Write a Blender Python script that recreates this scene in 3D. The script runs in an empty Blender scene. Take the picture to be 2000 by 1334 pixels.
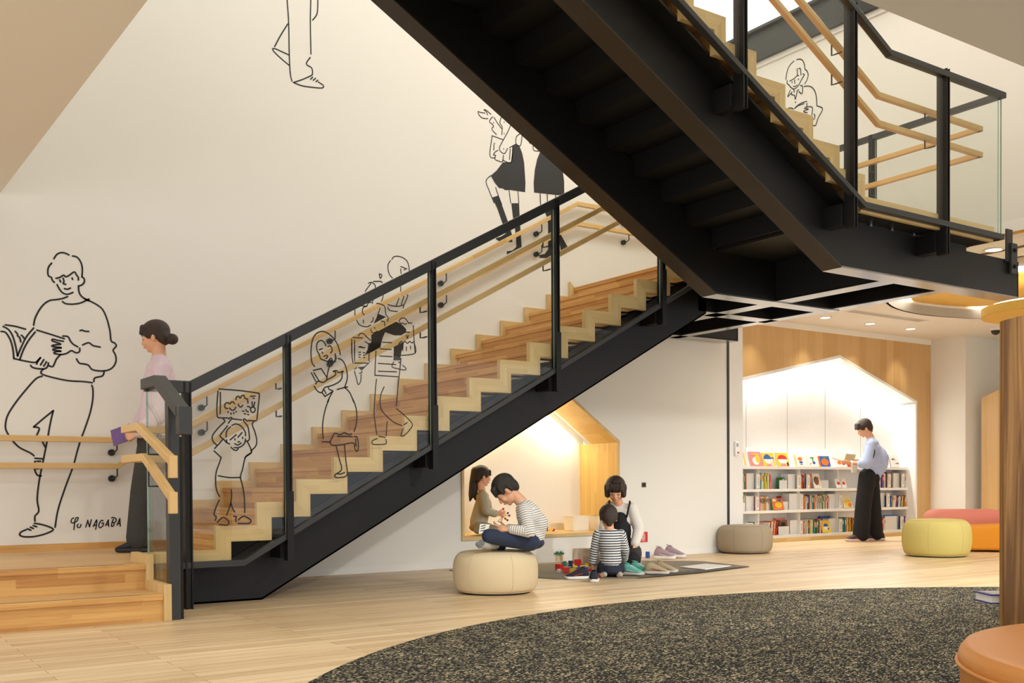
import bpy, bmesh, math, random
import numpy as np
from mathutils import Vector, Matrix
from mathutils.geometry import delaunay_2d_cdt
SC = bpy.context.scene
COL = SC.collection
R_ = math.radians

# ------------------------------------------------------------------ camera
F_PX, YAW, PITCH, ROLL, CY, CAM_H = 2018.485, 55.674, -0.8952, -0.3376, 311.146, 0.80
_y = R_(YAW); _a = R_(PITCH); _b = R_(ROLL)
_F = Vector((math.cos(_y), math.sin(_y), 0)); _R = Vector((math.sin(_y), -math.cos(_y), 0)); _U = Vector((0, 0, 1))
_F2 = _F*math.cos(_a) + _U*math.sin(_a); _U2 = _U*math.cos(_a) - _F*math.sin(_a)
_R3 = _R*math.cos(_b) + _U2*math.sin(_b); _U3 = _U2*math.cos(_b) - _R*math.sin(_b)
cam_d = bpy.data.cameras.new('camera'); cam = bpy.data.objects.new('camera', cam_d); COL.objects.link(cam)
cam.matrix_world = Matrix(((_R3.x, _U3.x, -_F2.x, 0), (_R3.y, _U3.y, -_F2.y, 0), (_R3.z, _U3.z, -_F2.z, CAM_H), (0, 0, 0, 1)))
cam_d.sensor_width = 36; cam_d.lens = F_PX/2000*36; cam_d.shift_y = CY/2000; cam_d.clip_end = 100; cam_d.clip_start = .05
SC.camera = cam
_C = Vector((0, 0, CAM_H))
def _ray(u, v): return _F2 + _R3*((u-1000)/F_PX) - _U3*((v-667-CY)/F_PX)
def at(u, v, ax, val):            # photo pixel -> point on the plane ax = val
    r = _ray(u, v); i = 'xyz'.index(ax); return _C + r*((val-_C[i])/r[i])
def DP(u, v, d): return _C + _ray(u, v)*d      # photo pixel at depth d

# ------------------------------------------------------------------ colour management and light
SC.view_settings.view_transform = 'Standard'; SC.view_settings.look = 'None'
SC.view_settings.gamma = 1; SC.view_settings.use_curve_mapping = False
SC.view_settings.exposure = 0.0
w = bpy.data.worlds.new('world'); SC.world = w; w.use_nodes = True
w.node_tree.nodes['Background'].inputs[0].default_value = (.94, .97, 1.0, 1)
w.node_tree.nodes['Background'].inputs[1].default_value = 1.9
def area(name, loc, rot, sx, sy, power, col=(1, .88, .70), spread=180, shape='RECTANGLE'):
    d = bpy.data.lights.new(name, 'AREA'); d.shape = shape; d.size = sx
    if shape in ('RECTANGLE', 'ELLIPSE'): d.size_y = sy
    d.energy = power; d.color = col; d.spread = R_(spread)
    o = bpy.data.objects.new(name, d); o.location = loc; o.rotation_euler = [R_(a) for a in rot]; COL.objects.link(o); return o
def spot(name, loc, power, angle=100, blend=.6, col=(1, .86, .66), size=.05, rot=(0, 0, 0)):
    d = bpy.data.lights.new(name, 'SPOT'); d.energy = power; d.spot_size = R_(angle); d.spot_blend = blend; d.color = col; d.shadow_soft_size = size
    o = bpy.data.objects.new(name, d); o.location = loc; o.rotation_euler = [R_(a) for a in rot]; COL.objects.link(o); return o
# upper-floor light, with unseen area lights added to fill the stair void
area('void_fill', (3.4, 4.4, 8.6), (0, 0, 0), 5.0, 2.6, 118, (1, 1, .97))
area('void_wall_fill', (3.6, 3.7, 8.4), (44, 0, 0), 5.5, .8, 6, (1, .99, .95), 100)  # added to brighten the middle of the mural wall
area('upstairs_light', (12.0, 7.0, 8.3), (0, 0, 0), 4, 5, 620, (1, 1, .98))
area('void_fill', (7.2, 4.9, 8.6), (0, 0, 0), 2.5, 2.5, 70, (1, 1, .96))  # added to brighten the right wall of the void
# unseen ceiling spots added on the near side of the void and past the stairs
for (x, y, p) in ((-.6, 1.6, 55), (1.6, 1.6, 55), (3.9, 2.2, 60), (6.1, 2.2, 60), (-.6, 5.2, 45), (.6, 6.9, 40), (.5, 4.2, 40), (8.4, 1.8, 60), (10.5, 3.6, 60), (9.4, 7.0, 40), (10.9, 5.2, 50), (14, 6.4, 60)):
    spot('added_ceiling_spot', (x, y, 2.95), p*.85, 140, .8, (1, .985, .93))
for (x, y, p, tx) in ((2.6, 2.7, 110, 46), (4.6, 2.7, 250, 46), (6.6, 2.7, 350, 46), (8.3, 2.8, 350, 47)):
    spot('wall_fill_spot', (x, y, 2.94), p, 75, .8, (1, .995, .96), .06, (tx, 0, -8))  # tilted spots added to brighten the wall under the stairs
for x in (11.12, 12.07, 12.97):
    spot('shelf_downlight_lamp', (x, 9.0, 2.95), 48, 75, .5, (1, .94, .80), .03)
for x in (10.3, 11.35, 12.4, 13.45):
    spot('wallwash_lamp', (x, 9.26, 2.96), 26, 78, 1.0, (1, .92, .74), .02, (0, 0, 0))
ZC = 2.98            # ground-floor ceiling
YW = 8.54            # mural wall face
RISE, RUN, XN0, PROT = .1575, .2865, 2.2556, .06

# ------------------------------------------------------------------ materials
def mat(name, col=(.8, .8, .8), rough=.6, metal=0, spec=.5, bump=0, bscale=60, **kw):
    m = bpy.data.materials.new(name); m.use_nodes = True; nt = m.node_tree; b = nt.nodes['Principled BSDF']
    b.inputs['Base Color'].default_value = (*col, 1); b.inputs['Roughness'].default_value = rough; b.inputs['Metallic'].default_value = metal
    b.inputs['Specular IOR Level'].default_value = spec
    n = nt.nodes.new('ShaderNodeTexNoise'); n.inputs['Scale'].default_value = bscale; n.inputs['Detail'].default_value = 3
    t = nt.nodes.new('ShaderNodeTexCoord'); nt.links.new(t.outputs['Object'], n.inputs['Vector'])
    if bump:
        bp = nt.nodes.new('ShaderNodeBump'); bp.inputs['Strength'].default_value = bump; bp.inputs['Distance'].default_value = .01
        nt.links.new(n.outputs['Fac'], bp.inputs['Height']); nt.links.new(bp.outputs['Normal'], b.inputs['Normal'])
    mx = nt.nodes.new('ShaderNodeMix'); mx.data_type = 'RGBA'; mx.inputs[6].default_value = (*[c*.93 for c in col], 1); mx.inputs[7].default_value = (*[min(1, c*1.05) for c in col], 1)
    nt.links.new(n.outputs['Fac'], mx.inputs[0]); nt.links.new(mx.outputs[2], b.inputs['Base Color'])
    for k, v in kw.items():
        b.inputs[k].default_value = v
    return m
def srgb(r, g, b): return tuple(((c/255)/12.92 if c/255 <= .04045 else ((c/255+.055)/1.055)**2.4) for c in (r, g, b))
def wood(name, c1, c2, along, across, L=.9, W=.07, gap=.0, rough=.45, contrast=.5, grain=1.0, gapcol=(.12, .07, .03), spec=.4):
    """laminated timber: along / across are (x,y,z) weights picking the board directions in world space"""
    m = bpy.data.materials.new(name); m.use_nodes = True; nt = m.node_tree; N = nt.nodes; Lk = nt.links; b = N['Principled BSDF']
    b.inputs['Roughness'].default_value = rough; b.inputs['Specular IOR Level'].default_value = spec
    g = N.new('ShaderNodeNewGeometry')
    def dot(vec):
        d = N.new('ShaderNodeVectorMath'); d.operation = 'DOT_PRODUCT'; d.inputs[1].default_value = vec; Lk.new(g.outputs['Position'], d.inputs[0]); return d.outputs['Value']
    cx = N.new('ShaderNodeCombineXYZ'); Lk.new(dot(along), cx.inputs[0]); Lk.new(dot(across), cx.inputs[1])
    br = N.new('ShaderNodeTexBrick'); br.offset = .37; br.offset_frequency = 2; br.inputs['Scale'].default_value = 1
    br.inputs['Brick Width'].default_value = L; br.inputs['Row Height'].default_value = W; br.inputs['Mortar Size'].default_value = gap; br.inputs['Mortar Smooth'].default_value = 0
    br.inputs['Color1'].default_value = (0, 0, 0, 1); br.inputs['Color2'].default_value = (1, 1, 1, 1); br.inputs['Mortar'].default_value = (.5, .5, .5, 1)
    Lk.new(cx.outputs[0], br.inputs['Vector'])
    # grain
    mp = N.new('ShaderNodeMapping'); mp.inputs['Scale'].default_value = (2.2, 55, 1); Lk.new(cx.outputs[0], mp.inputs['Vector'])
    ad = N.new('ShaderNodeVectorMath'); ad.operation = 'MULTIPLY_ADD'; ad.inputs[1].default_value = (7, 7, 7); Lk.new(br.outputs['Color'], ad.inputs[0]); Lk.new(mp.outputs[0], ad.inputs[2])
    no = N.new('ShaderNodeTexNoise'); no.inputs['Scale'].default_value = 1; no.inputs['Detail'].default_value = 5; no.inputs['Roughness'].default_value = .6; no.inputs['Distortion'].default_value = .6; Lk.new(ad.outputs[0], no.inputs['Vector'])
    n2 = N.new('ShaderNodeTexNoise'); n2.inputs['Scale'].default_value = .8; n2.inputs['Detail'].default_value = 2; Lk.new(ad.outputs[0], n2.inputs['Vector'])
    # factor = brick*contrast + grain
    m1 = N.new('ShaderNodeMath'); m1.operation = 'MULTIPLY_ADD'; m1.inputs[1].default_value = contrast; Lk.new(br.outputs['Color'], m1.inputs[0])
    m2 = N.new('ShaderNodeMath'); m2.operation = 'MULTIPLY'; m2.inputs[1].default_value = grain*.9; Lk.new(no.outputs['Fac'], m2.inputs[0]); Lk.new(m2.outputs[0], m1.inputs[2])
    m3 = N.new('ShaderNodeMath'); m3.operation = 'MULTIPLY_ADD'; m3.inputs[1].default_value = .35; m3.inputs[2].default_value = -.3-(grain-.8)*.45 if grain > 1 else -.3; Lk.new(n2.outputs['Fac'], m3.inputs[0])
    m4 = N.new('ShaderNodeMath'); m4.operation = 'ADD'; m4.use_clamp = True; Lk.new(m1.outputs[0], m4.inputs[0]); Lk.new(m3.outputs[0], m4.inputs[1])
    mx = N.new('ShaderNodeMix'); mx.data_type = 'RGBA'; mx.inputs[6].default_value = (*c1, 1); mx.inputs[7].default_value = (*c2, 1); Lk.new(m4.outputs[0], mx.inputs[0])
    out = mx.outputs[2]
    if gap:
        mg = N.new('ShaderNodeMix'); mg.data_type = 'RGBA'; mg.inputs[7].default_value = (*gapcol, 1); Lk.new(br.outputs['Fac'], mg.inputs[0]); Lk.new(out, mg.inputs[6]); out = mg.outputs[2]
    Lk.new(out, b.inputs['Base Color'])
    bp = N.new('ShaderNodeBump'); bp.inputs['Strength'].default_value = .12; bp.inputs['Distance'].default_value = .004; Lk.new(no.outputs['Fac'], bp.inputs['Height']); Lk.new(bp.outputs['Normal'], b.inputs['Normal'])
    return m
OAK_D = srgb(196, 152, 94); OAK_L = srgb(228, 193, 138); ST_D = srgb(178, 120, 60); ST_L = srgb(228, 180, 108)
M = {}
M['floor'] = wood('oak_floor', srgb(192, 160, 116), srgb(238, 214, 174), (1, 0, 0), (0, 1, 0), 1.35, .092, .0016, .38, .55, 1.3, srgb(140, 100, 60))
M['tread'] = wood('stair_oak_crosswise', ST_D, ST_L, (0, 1, 0), (1, 0, 1), .62, .045, 0, .42, .6, 1.3)
M['step'] = wood('step_oak_lengthwise', ST_D, ST_L, (1, 0, 0), (0, 1, 1), .62, .052, 0, .42, .6, 1.3)
M['plat'] = wood('platform_oak', srgb(196, 152, 98), srgb(226, 188, 130), (1, 0, 0), (0, 1, 0), .8, .05, 0, .42, .5, .6)
M['trimH'] = wood('trim_oak_horizontal', srgb(202, 168, 108), srgb(232, 202, 146), (1, 0, 0), (0, 1, 1), .5, .037, 0, .42, .4, .7)
M['trimV'] = wood('trim_oak_vertical', srgb(202, 168, 108), srgb(232, 202, 146), (0, 0, 1), (1, 1, 0), .5, .037, 0, .42, .4, .7)
M['rail'] = wood('rail_oak', srgb(206, 166, 104), srgb(232, 196, 136), (.87, 0, .5), (0, 1, 0), .45, .06, 0, .38, .5, .5)
M['railY'] = wood('rail_oak_lengthwise', srgb(206, 166, 104), srgb(232, 196, 136), (0, 1, 0), (1, 0, 0), .45, .06, 0, .38, .5, .5)
M['panel'] = wood('oak_veneer_panelling', srgb(196, 154, 98), srgb(224, 190, 136), (0, 0, 1), (1, 1, 0), 4.0, .16, 0, .42, .5, .6)
M['niche'] = wood('niche_pine', srgb(214, 172, 96), srgb(240, 206, 132), (0, 1, 0), (1, 0, 1), .9, .04, 0, .5, .45, .5)
M['nicheV'] = wood('niche_pine_vertical', srgb(214, 172, 96), srgb(240, 206, 132), (0, 0, 1), (1, 1, 0), .7, .034, 0, .5, .45, .5)
M['pillar'] = wood('pillar_oak', srgb(112, 74, 30), srgb(186, 138, 74), (0, 0, .6), (2.2, 2.2, 0), 3.0, 1.5, 0, .5, .2, 4.0)
M['wall'] = mat('cream_wall_paint', srgb(236, 233, 225), .85, spec=.2, bump=.03, bscale=300)
M['white'] = mat('white_wall_paint', srgb(238, 236, 231), .8, spec=.25, bump=.02, bscale=300)
M['ceil'] = mat('ceiling_paint', srgb(243, 239, 230), .9, spec=.15, bump=.02, bscale=200)
M['steel'] = mat('black_painted_steel', (.008, .0076, .0072), .5, .0, .3, bump=.05, bscale=220)
M['steel2'] = mat('charcoal_painted_steel', (.034, .035, .034), .42, .0, .4, bump=.05, bscale=220)
M['gloss'] = mat('glossy_dark_flange', (.07, .067, .062), .26, 0, 1.0, **{'IOR': 1.9, 'Coat Weight': 1.0, 'Coat Roughness': .22})
M['shelfw'] = mat('white_shelf_lacquer', srgb(244, 243, 240), .4)
M['ink'] = mat('mural_black_paint', (.012, .011, .010), .6)
M['rubber'] = mat('anti_slip_strip', srgb(120, 104, 84), .8)
def glass(name, tint=(.93, .97, .94), refl=1.0):
    m = bpy.data.materials.new(name); m.use_nodes = True; nt = m.node_tree; N = nt.nodes; Lk = nt.links
    N.remove(N['Principled BSDF']); o = N['Material Output']
    tr = N.new('ShaderNodeBsdfTransparent'); tr.inputs[0].default_value = (*tint, 1)
    gl = N.new('ShaderNodeBsdfGlossy'); gl.inputs['Roughness'].default_value = .0; gl.inputs['Color'].default_value = (1, 1, 1, 1)
    lw = N.new('ShaderNodeLayerWeight'); lw.inputs['Blend'].default_value = .5
    pw = N.new('ShaderNodeMath'); pw.operation = 'POWER'; pw.inputs[1].default_value = 5; Lk.new(lw.outputs['Facing'], pw.inputs[0])
    mm = N.new('ShaderNodeMath'); mm.operation = 'MULTIPLY_ADD'; mm.inputs[1].default_value = .9*refl; mm.inputs[2].default_value = .015*refl; Lk.new(pw.outputs[0], mm.inputs[0])
    mx = N.new('ShaderNodeMixShader'); Lk.new(mm.outputs[0], mx.inputs[0]); Lk.new(tr.outputs[0], mx.inputs[1]); Lk.new(gl.outputs[0], mx.inputs[2]); Lk.new(mx.outputs[0], o.inputs['Surface'])
    return m
M['glass'] = glass('clear_guard_glass', (.975, .985, .975), .9)
M['gedge'] = mat('green_glass_edge', srgb(120, 160, 140), .15, 0, .6)
def emis(name, col, s):
    m = bpy.data.materials.new(name); m.use_nodes = True; b = m.node_tree.nodes['Principled BSDF']
    b.inputs['Base Color'].default_value = (*col, 1); b.inputs['Emission Color'].default_value = (*col, 1); b.inputs['Emission Strength'].default_value = s
    return m
M['led'] = emis('lamp_glow', (1, .95, .84), 9)
M['ledw'] = emis('led_strip_glow', (1, .96, .88), 6)

# ------------------------------------------------------------------ mesh building
class MB:
    def __init__(s): s.v = []; s.f = []; s.m = []; s.cur = 0
    def add(s, vs, fs):
        b = len(s.v); s.v += [tuple(p) for p in vs]; s.f += [tuple(b+i for i in f) for f in fs]; s.m += [s.cur]*len(fs); return s
    def box(s, x0, x1, y0, y1, z0, z1):
        x0, x1 = min(x0, x1), max(x0, x1); y0, y1 = min(y0, y1), max(y0, y1); z0, z1 = min(z0, z1), max(z0, z1)
        vs = [(x, y, z) for z in (z0, z1) for y in (y0, y1) for x in (x0, x1)]
        return s.add(vs, [(0, 2, 3, 1), (4, 5, 7, 6), (0, 1, 5, 4), (2, 6, 7, 3), (0, 4, 6, 2), (1, 3, 7, 5)])
    def prism(s, poly, axis, a0, a1):
        """poly: list of 2D points in the plane normal to axis ('y' -> (x,z), 'x' -> (y,z), 'z' -> (x,y))"""
        def p3(p, a): return {'y': (p[0], a, p[1]), 'x': (a, p[0], p[1]), 'z': (p[0], p[1], a)}[axis]
        n = len(poly); vs = [p3(p, a0) for p in poly] + [p3(p, a1) for p in poly]
        tris, _ = tri(poly)
        fs = [tuple(t) for t in tris] + [tuple(n+i for i in t[::-1]) for t in tris] + [(i, (i+1) % n, n+(i+1) % n, n+i) for i in range(n)]
        return s.add(vs, fs)
    def obox(s, c, ax, ay, az):
        c = Vector(c); ax, ay, az = Vector(ax), Vector(ay), Vector(az)
        vs = [c+ax*i+ay*j+az*k for k in (-1, 1) for j in (-1, 1) for i in (-1, 1)]
        return s.add(vs, [(0, 2, 3, 1), (4, 5, 7, 6), (0, 1, 5, 4), (2, 6, 7, 3), (0, 4, 6, 2), (1, 3, 7, 5)])
    def tube(s, pts, r, seg=10, cap=True):
        pts = [Vector(p) for p in pts]; rs = r if isinstance(r, (list, tuple)) else [r]*len(pts); rings = []; up = None
        for i, p in enumerate(pts):
            d = (pts[min(i+1, len(pts)-1)]-pts[max(i-1, 0)]).normalized()
            if up is None: up = d.cross(Vector((0, 0, 1)) if abs(d.z) < .9 else Vector((1, 0, 0))).normalized()
            else: up = (up-d*up.dot(d)).normalized()
            w2 = d.cross(up); rings.append([p+(up*math.cos(t)+w2*math.sin(t))*rs[i] for t in [2*math.pi*k/seg for k in range(seg)]])
        vs = [q for rg in rings for q in rg]; fs = []
        for i in range(len(pts)-1):
            for k in range(seg): a = i*seg+k; b = i*seg+(k+1) % seg; fs.append((a, b, b+seg, a+seg))
        if cap: fs.append(tuple(range(seg))[::-1]); fs.append(tuple((len(pts)-1)*seg+k for k in range(seg)))
        return s.add(vs, fs)
    def lathe(s, prof, c, seg=32, sx=1, sy=1):
        n = len(prof); vs = []; fs = []
        for k in range(seg):
            t = 2*math.pi*k/seg
            for (r, z) in prof: vs.append((c[0]+r*math.cos(t)*sx, c[1]+r*math.sin(t)*sy, c[2]+z))
        for k in range(seg):
            k2 = (k+1) % seg
            for i in range(n-1): fs.append((k*n+i, k2*n+i, k2*n+i+1, k*n+i+1))
        if prof[0][0] > 1e-6: fs.append(tuple(k*n for k in range(seg))[::-1])
        if prof[-1][0] > 1e-6: fs.append(tuple(k*n+n-1 for k in range(seg)))
        return s.add(vs, fs)
    def cap(s, p0, r0, p1, r1, seg=14, rows=4):
        """tapered capsule"""
        p0, p1 = Vector(p0), Vector(p1); d = p1-p0; L = d.length; d = d/L if L > 1e-6 else Vector((0, 0, 1))
        pts = []; rr = []
        for i in range(rows+1):
            a = math.pi/2*(1-i/rows); pts.append(p0-d*r0*math.sin(a)); rr.append(max(r0*math.cos(a), .0004))
        for i in range(rows+1):
            a = math.pi/2*i/rows; pts.append(p1+d*r1*math.sin(a)); rr.append(max(r1*math.cos(a), .0004))
        up = d.cross(Vector((0, 0, 1)) if abs(d.z) < .9 else Vector((1, 0, 0))).normalized(); w2 = d.cross(up)
        vs = [p+(up*math.cos(2*math.pi*k/seg)+w2*math.sin(2*math.pi*k/seg))*r for p, r in zip(pts, rr) for k in range(seg)]; fs = []
        for i in range(len(pts)-1):
            for k in range(seg): a = i*seg+k; b = i*seg+(k+1) % seg; fs.append((a, b, b+seg, a+seg))
        fs.append(tuple(range(seg))[::-1]); fs.append(tuple((len(pts)-1)*seg+k for k in range(seg)))
        return s.add(vs, fs)
    def ell(s, c, r, rot=None, seg=20, rows=12):
        c = Vector(c); vs = []; fs = []
        for i in range(rows+1):
            a = math.pi*i/rows
            for k in range(seg):
                t = 2*math.pi*k/seg; q = Vector((r[0]*max(math.sin(a), .002)*math.cos(t), r[1]*max(math.sin(a), .002)*math.sin(t), -r[2]*math.cos(a)))
                if rot is not None: q = rot @ q
                vs.append(c+q)
        for i in range(rows):
            for k in range(seg): a = i*seg+k; b = i*seg+(k+1) % seg; fs.append((a, b, b+seg, a+seg))
        fs.append(tuple(range(seg))[::-1]); fs.append(tuple(rows*seg+k for k in range(seg)))
        return s.add(vs, fs)
    def mesh(s, name, origin=(0, 0, 0)):
        o = Vector(origin); me = bpy.data.meshes.new(name); me.from_pydata([Vector(p)-o for p in s.v], [], s.f)
        me.update(); bm = bmesh.new(); bm.from_mesh(me); bmesh.ops.recalc_face_normals(bm, faces=bm.faces); bm.to_mesh(me); bm.free()
        for i, p in enumerate(me.polygons): p.material_index = s.m[i]
        return me
def inpoly(p, poly):
    c = False; n = len(poly)
    for i in range(n):
        a, b = poly[i], poly[i-1]
        if (a[1] > p[1]) != (b[1] > p[1]) and p[0] < (b[0]-a[0])*(p[1]-a[1])/(b[1]-a[1])+a[0]: c = not c
    return c
def tri(poly, holes=()):
    vs = [Vector(p[:2]) for p in poly]; n = len(vs); ed = [(i, (i+1) % n) for i in range(n)]
    for h in holes:
        b = len(vs); vs += [Vector(p[:2]) for p in h]; ed += [(b+i, b+(i+1) % len(h)) for i in range(len(h))]
    r = delaunay_2d_cdt(vs, ed, [], 0, 1e-7); ov, of, src = r[0], r[2], r[3]
    mp = {i: (src[i][0] if src[i] else 0) for i in range(len(ov))}
    out = []
    for f in of:
        c = sum((ov[i] for i in f), Vector((0, 0)))/len(f)
        if inpoly(c, poly) and not any(inpoly(c, h) for h in holes): out.append([mp[i] for i in f])
    return out, vs
def plate(poly, holes, axis, a0, a1):
    """flat plate with holes, thickness a0..a1 along axis"""
    m = MB(); tr, vs = tri(poly, holes); n = len(vs)
    def p3(p, a): return {'y': (p[0], a, p[1]), 'x': (a, p[0], p[1]), 'z': (p[0], p[1], a)}[axis]
    V = [p3(p, a0) for p in vs]+[p3(p, a1) for p in vs]; fs = [tuple(t) for t in tr]+[tuple(n+i for i in t[::-1]) for t in tr]
    loops = [list(range(len(poly)))]; b = len(poly)
    for h in holes: loops.append(list(range(b, b+len(h)))); b += len(h)
    for lp in loops:
        for i in range(len(lp)): a, c = lp[i], lp[(i+1) % len(lp)]; fs.append((a, c, n+c, n+a))
    return m.add(V, fs)
def obj(name, mb, ma, parent=None, smooth=False, bevel=0, seg=2, kind=None):
    org = parent_loc(parent) if parent else (0, 0, 0)
    me = mb.mesh(name, org) if isinstance(mb, MB) else mb
    for x in (ma if isinstance(ma, (list, tuple)) else [ma]): me.materials.append(x)
    o = bpy.data.objects.new(name, me); COL.objects.link(o)
    if parent: o.parent = parent
    if smooth:
        for p in me.polygons: p.use_smooth = True
    if bevel:
        b = o.modifiers.new('bevel', 'BEVEL'); b.width = bevel; b.segments = seg; b.limit_method = 'ANGLE'; b.angle_limit = R_(40)
    if kind: o['kind'] = kind
    return o
def parent_loc(p):
    v = Vector((0, 0, 0))
    while p: v = v+p.location; p = p.parent
    return v
def tag(o, label, cat, group=None):
    o['label'] = label; o['category'] = cat
    if group: o['group'] = group
    return o
def thing(name, label, cat, loc=(0, 0, 0), group=None, rotz=0):
    o = bpy.data.objects.new(name, None); COL.objects.link(o); o.location = loc; o.rotation_euler = (0, 0, rotz); o.empty_display_size = .1
    return tag(o, label, cat, group)
def struct(name, mb, ma, **k): return obj(name, mb, ma, kind='structure', **k)
def dup(root, loc=None, rotz=None, label=None, scale=None):
    r = root.copy(); COL.objects.link(r)
    if loc is not None: r.location = loc
    if rotz is not None: r.rotation_euler = (0, 0, rotz)
    if scale is not None: r.scale = (scale,)*3 if not isinstance(scale, (tuple, list)) else scale
    if label: r['label'] = label
    for ch in list(root.children):
        c = ch.copy(); COL.objects.link(c); c.parent = r
        for g in list(ch.children):
            d = g.copy(); COL.objects.link(d); d.parent = c
    return r
def spline(pts, n=6, closed=False):
    P = [Vector(p) for p in pts]
    if len(P) < 3: return P
    out = []
    for i in range(len(P)-1):
        a = P[max(i-1, 0)]; b = P[i]; c = P[i+1]; d = P[min(i+2, len(P)-1)]
        for k in range(n):
            t = k/n; out.append(.5*((2*b)+(c-a)*t+(2*a-5*b+4*c-d)*t*t+(3*b-a-3*c+d)*t**3))
    out.append(P[-1]); return out
# ================================================================== THE ROOM
struct('floor', MB().box(-5, 17, -5, 11, -.1, 0), M['floor'])
# mural wall with the house-shaped alcove under the stairs
NX0, NX1, NZ0, NZE, NZA = 5.26, 7.197, .295, 1.246, 1.92
NXA = (NX0+NX1)/2
house = [(NX0-.02, NZ0-.03), (NX1+.02, NZ0-.03), (NX1+.02, NZE-.014), (NXA, NZA+.012), (NX0-.02, NZE-.014)]
struct('wall_back', plate([(-5, 0), (8.87, 0), (8.87, 8.8), (-5, 8.8)], [house], 'y', YW, YW+.1), M['wall'])
# wall strip beyond the dark joint and its end
struct('trim_1', MB().box(8.87, 8.90, YW-.012, YW+.1, 0, 2.9), M['steel2'])
struct('wall_back_end', MB().box(8.90, 9.13, YW-.005, YW+.1, 0, ZC), M['white'])
struct('baseboard_back', MB().box(2.6, 8.87, YW-.006, YW, 0, .062), M['white'])
# alcove lining
al = thing('alcove', 'house-shaped timber-lined play alcove glowing in the wall under the stairs', 'alcove', (NXA, YW, NZ0)); al['kind'] = 'structure'
obj('back_panel', MB().box(NX0-.05, NX1+.05, 9.18, 9.22, .2, 2.0), M['wall'], al)
obj('sill', MB().box(NX0-.02, NX1+.02, YW-.012, 9.18, NZ0-.03, NZ0), M['niche'], al, bevel=.003)
obj('casing', MB().box(NX0-.026, NX1+.026, YW-.020, YW-.013, NZ0-.036, NZ0+.001), M['trimH'], al)
for (xa, xb) in ((NX0-.026, NX0), (NX1, NX1+.026)): obj('casing', MB().box(xa, xb, YW-.020, YW-.013, NZ0+.001, NZE), M['trimV'], al)
obj('casing', MB().prism([(NX1+.026, NZE-.01), (NX1+.026, NZE+.022), (NXA, NZA+.03), (NX0-.026, NZE+.022), (NX0-.026, NZE-.01), (NX0, NZE), (NXA, NZA), (NX1, NZE)], 'y', YW-.020, YW-.013), M['trimH'], al)
for (a, b) in ((NX0-.02, NX0), (NX1, NX1+.02)): obj('jamb', MB().box(a, b, YW-.012, 9.18, NZ0, NZE), M['nicheV'], al)
_sl = (NZA-NZE)/(NX1-NXA)
obj('soffit', MB().prism([(NX1+.02, NZE-.014), (NX1+.02, NZE+.02), (NXA, NZA+.028), (NXA, NZA)], 'y', YW-.012, 8.975), M['niche'], al)
obj('soffit', MB().prism([(NX0-.02, NZE-.014), (NX0-.02, NZE+.02), (NXA, NZA+.028), (NXA, NZA)], 'y', YW-.012, 8.975), M['niche'], al)
obj('led_strip', MB().prism([(NX1+.02, NZE+.02), (NX1+.02, NZE+.035), (NXA, NZA+.045), (NXA, NZA+.03), (NX0-.02, NZE+.02), (NX0-.02, NZE+.035)][0:4], 'y', 9.0, 9.02), M['ledw'], al)
for sg in (-1, 1):
    area('alcove_lamp', (NXA+sg*.46, 9.07, NZE+.36), (8, sg*35, 0), 1.0, .05, 8.5, (1, .87, .62))
# concealed top of the alcove
obj('hood', MB().prism([(NX1+.1, NZE), (NX1+.1, NZE+.1), (NXA, NZA+.12), (NX0-.1, NZE+.1), (NX0-.1, NZE), (NX0-.05, NZE+.05), (NXA, NZA+.09), (NX1+.05, NZE+.05)], 'y', YW+.1, 9.2), M['wall'], al)

# oak-panelled wall with the lit house-shaped book niche
YB = 9.507
bh = [(9.3, .05), (13.94, .05), (13.94, 2.005), (12.137, 2.60), (10.163, 2.165), (9.3, 1.98)]
struct('wall_far', plate([(9.0, 0), (14.30, 0), (14.30, 2.905), (9.0, 2.905)], [bh], 'y', YB, YB+.03), M['panel'])
struct('wall_far_upper', MB().box(9.0, 14.30, YB-.004, YB+.03, 2.905, 3.2), M['ceil'])
# side return walls to the right of the panelling
struct('wall_return', MB().box(14.30, 14.45, 8.93, YB+.4, 0, ZC), M['wall'])
struct('wall_right', MB().box(14.45, 15.2, 8.93, 8.97, 0, ZC), M['wall'])
struct('wall_right_far', MB().box(15.2, 15.3, 3.0, 8.97, 0, ZC), M['wall'])
struct('wall_side_panel', MB().prism([(8.80, 0), (8.80, 2.05), (7.3, 2.62), (7.3, 0)], 'x', 14.5, 14.56), M['panel'])
struct('door_1', MB().box(14.49, 14.5, 7.35, 8.33, 0, 1.93), M['panel'])
struct('baseboard_far', MB().box(9.3, 14.30, YB-.008, YB+.02, 0, .055), M['trimH'])

# ceilings around the stair void
struct('ceiling_near', MB().box(-5, 17, -2.0, 2.99, ZC, ZC+.25), M['ceil'])
struct('ceiling_left', MB().prism([(-5, 2.99), (1.33, 2.99), (1.215, YW), (-5, YW)], 'z', ZC, ZC+.25), M['ceil'])
HC, HR = (12.0, 5.83), 2.27
DK, DKR = (12.16, 7.09), 1.06
hole = [(HC[0]+HR*math.cos(2*math.pi*k/64), HC[1]+HR*math.sin(2*math.pi*k/64)) for k in range(64)]
XR = 8.78
struct('ceiling', plate([(XR, 2.99), (17, 2.99), (17, YB+.1), (XR, YB+.1)], [hole], 'z', ZC, ZC+.12), M['ceil'])
struct('ceiling_end', MB().box(8.9, XR, YW, YB+.1, ZC, ZC+.12), M['ceil'])
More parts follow.
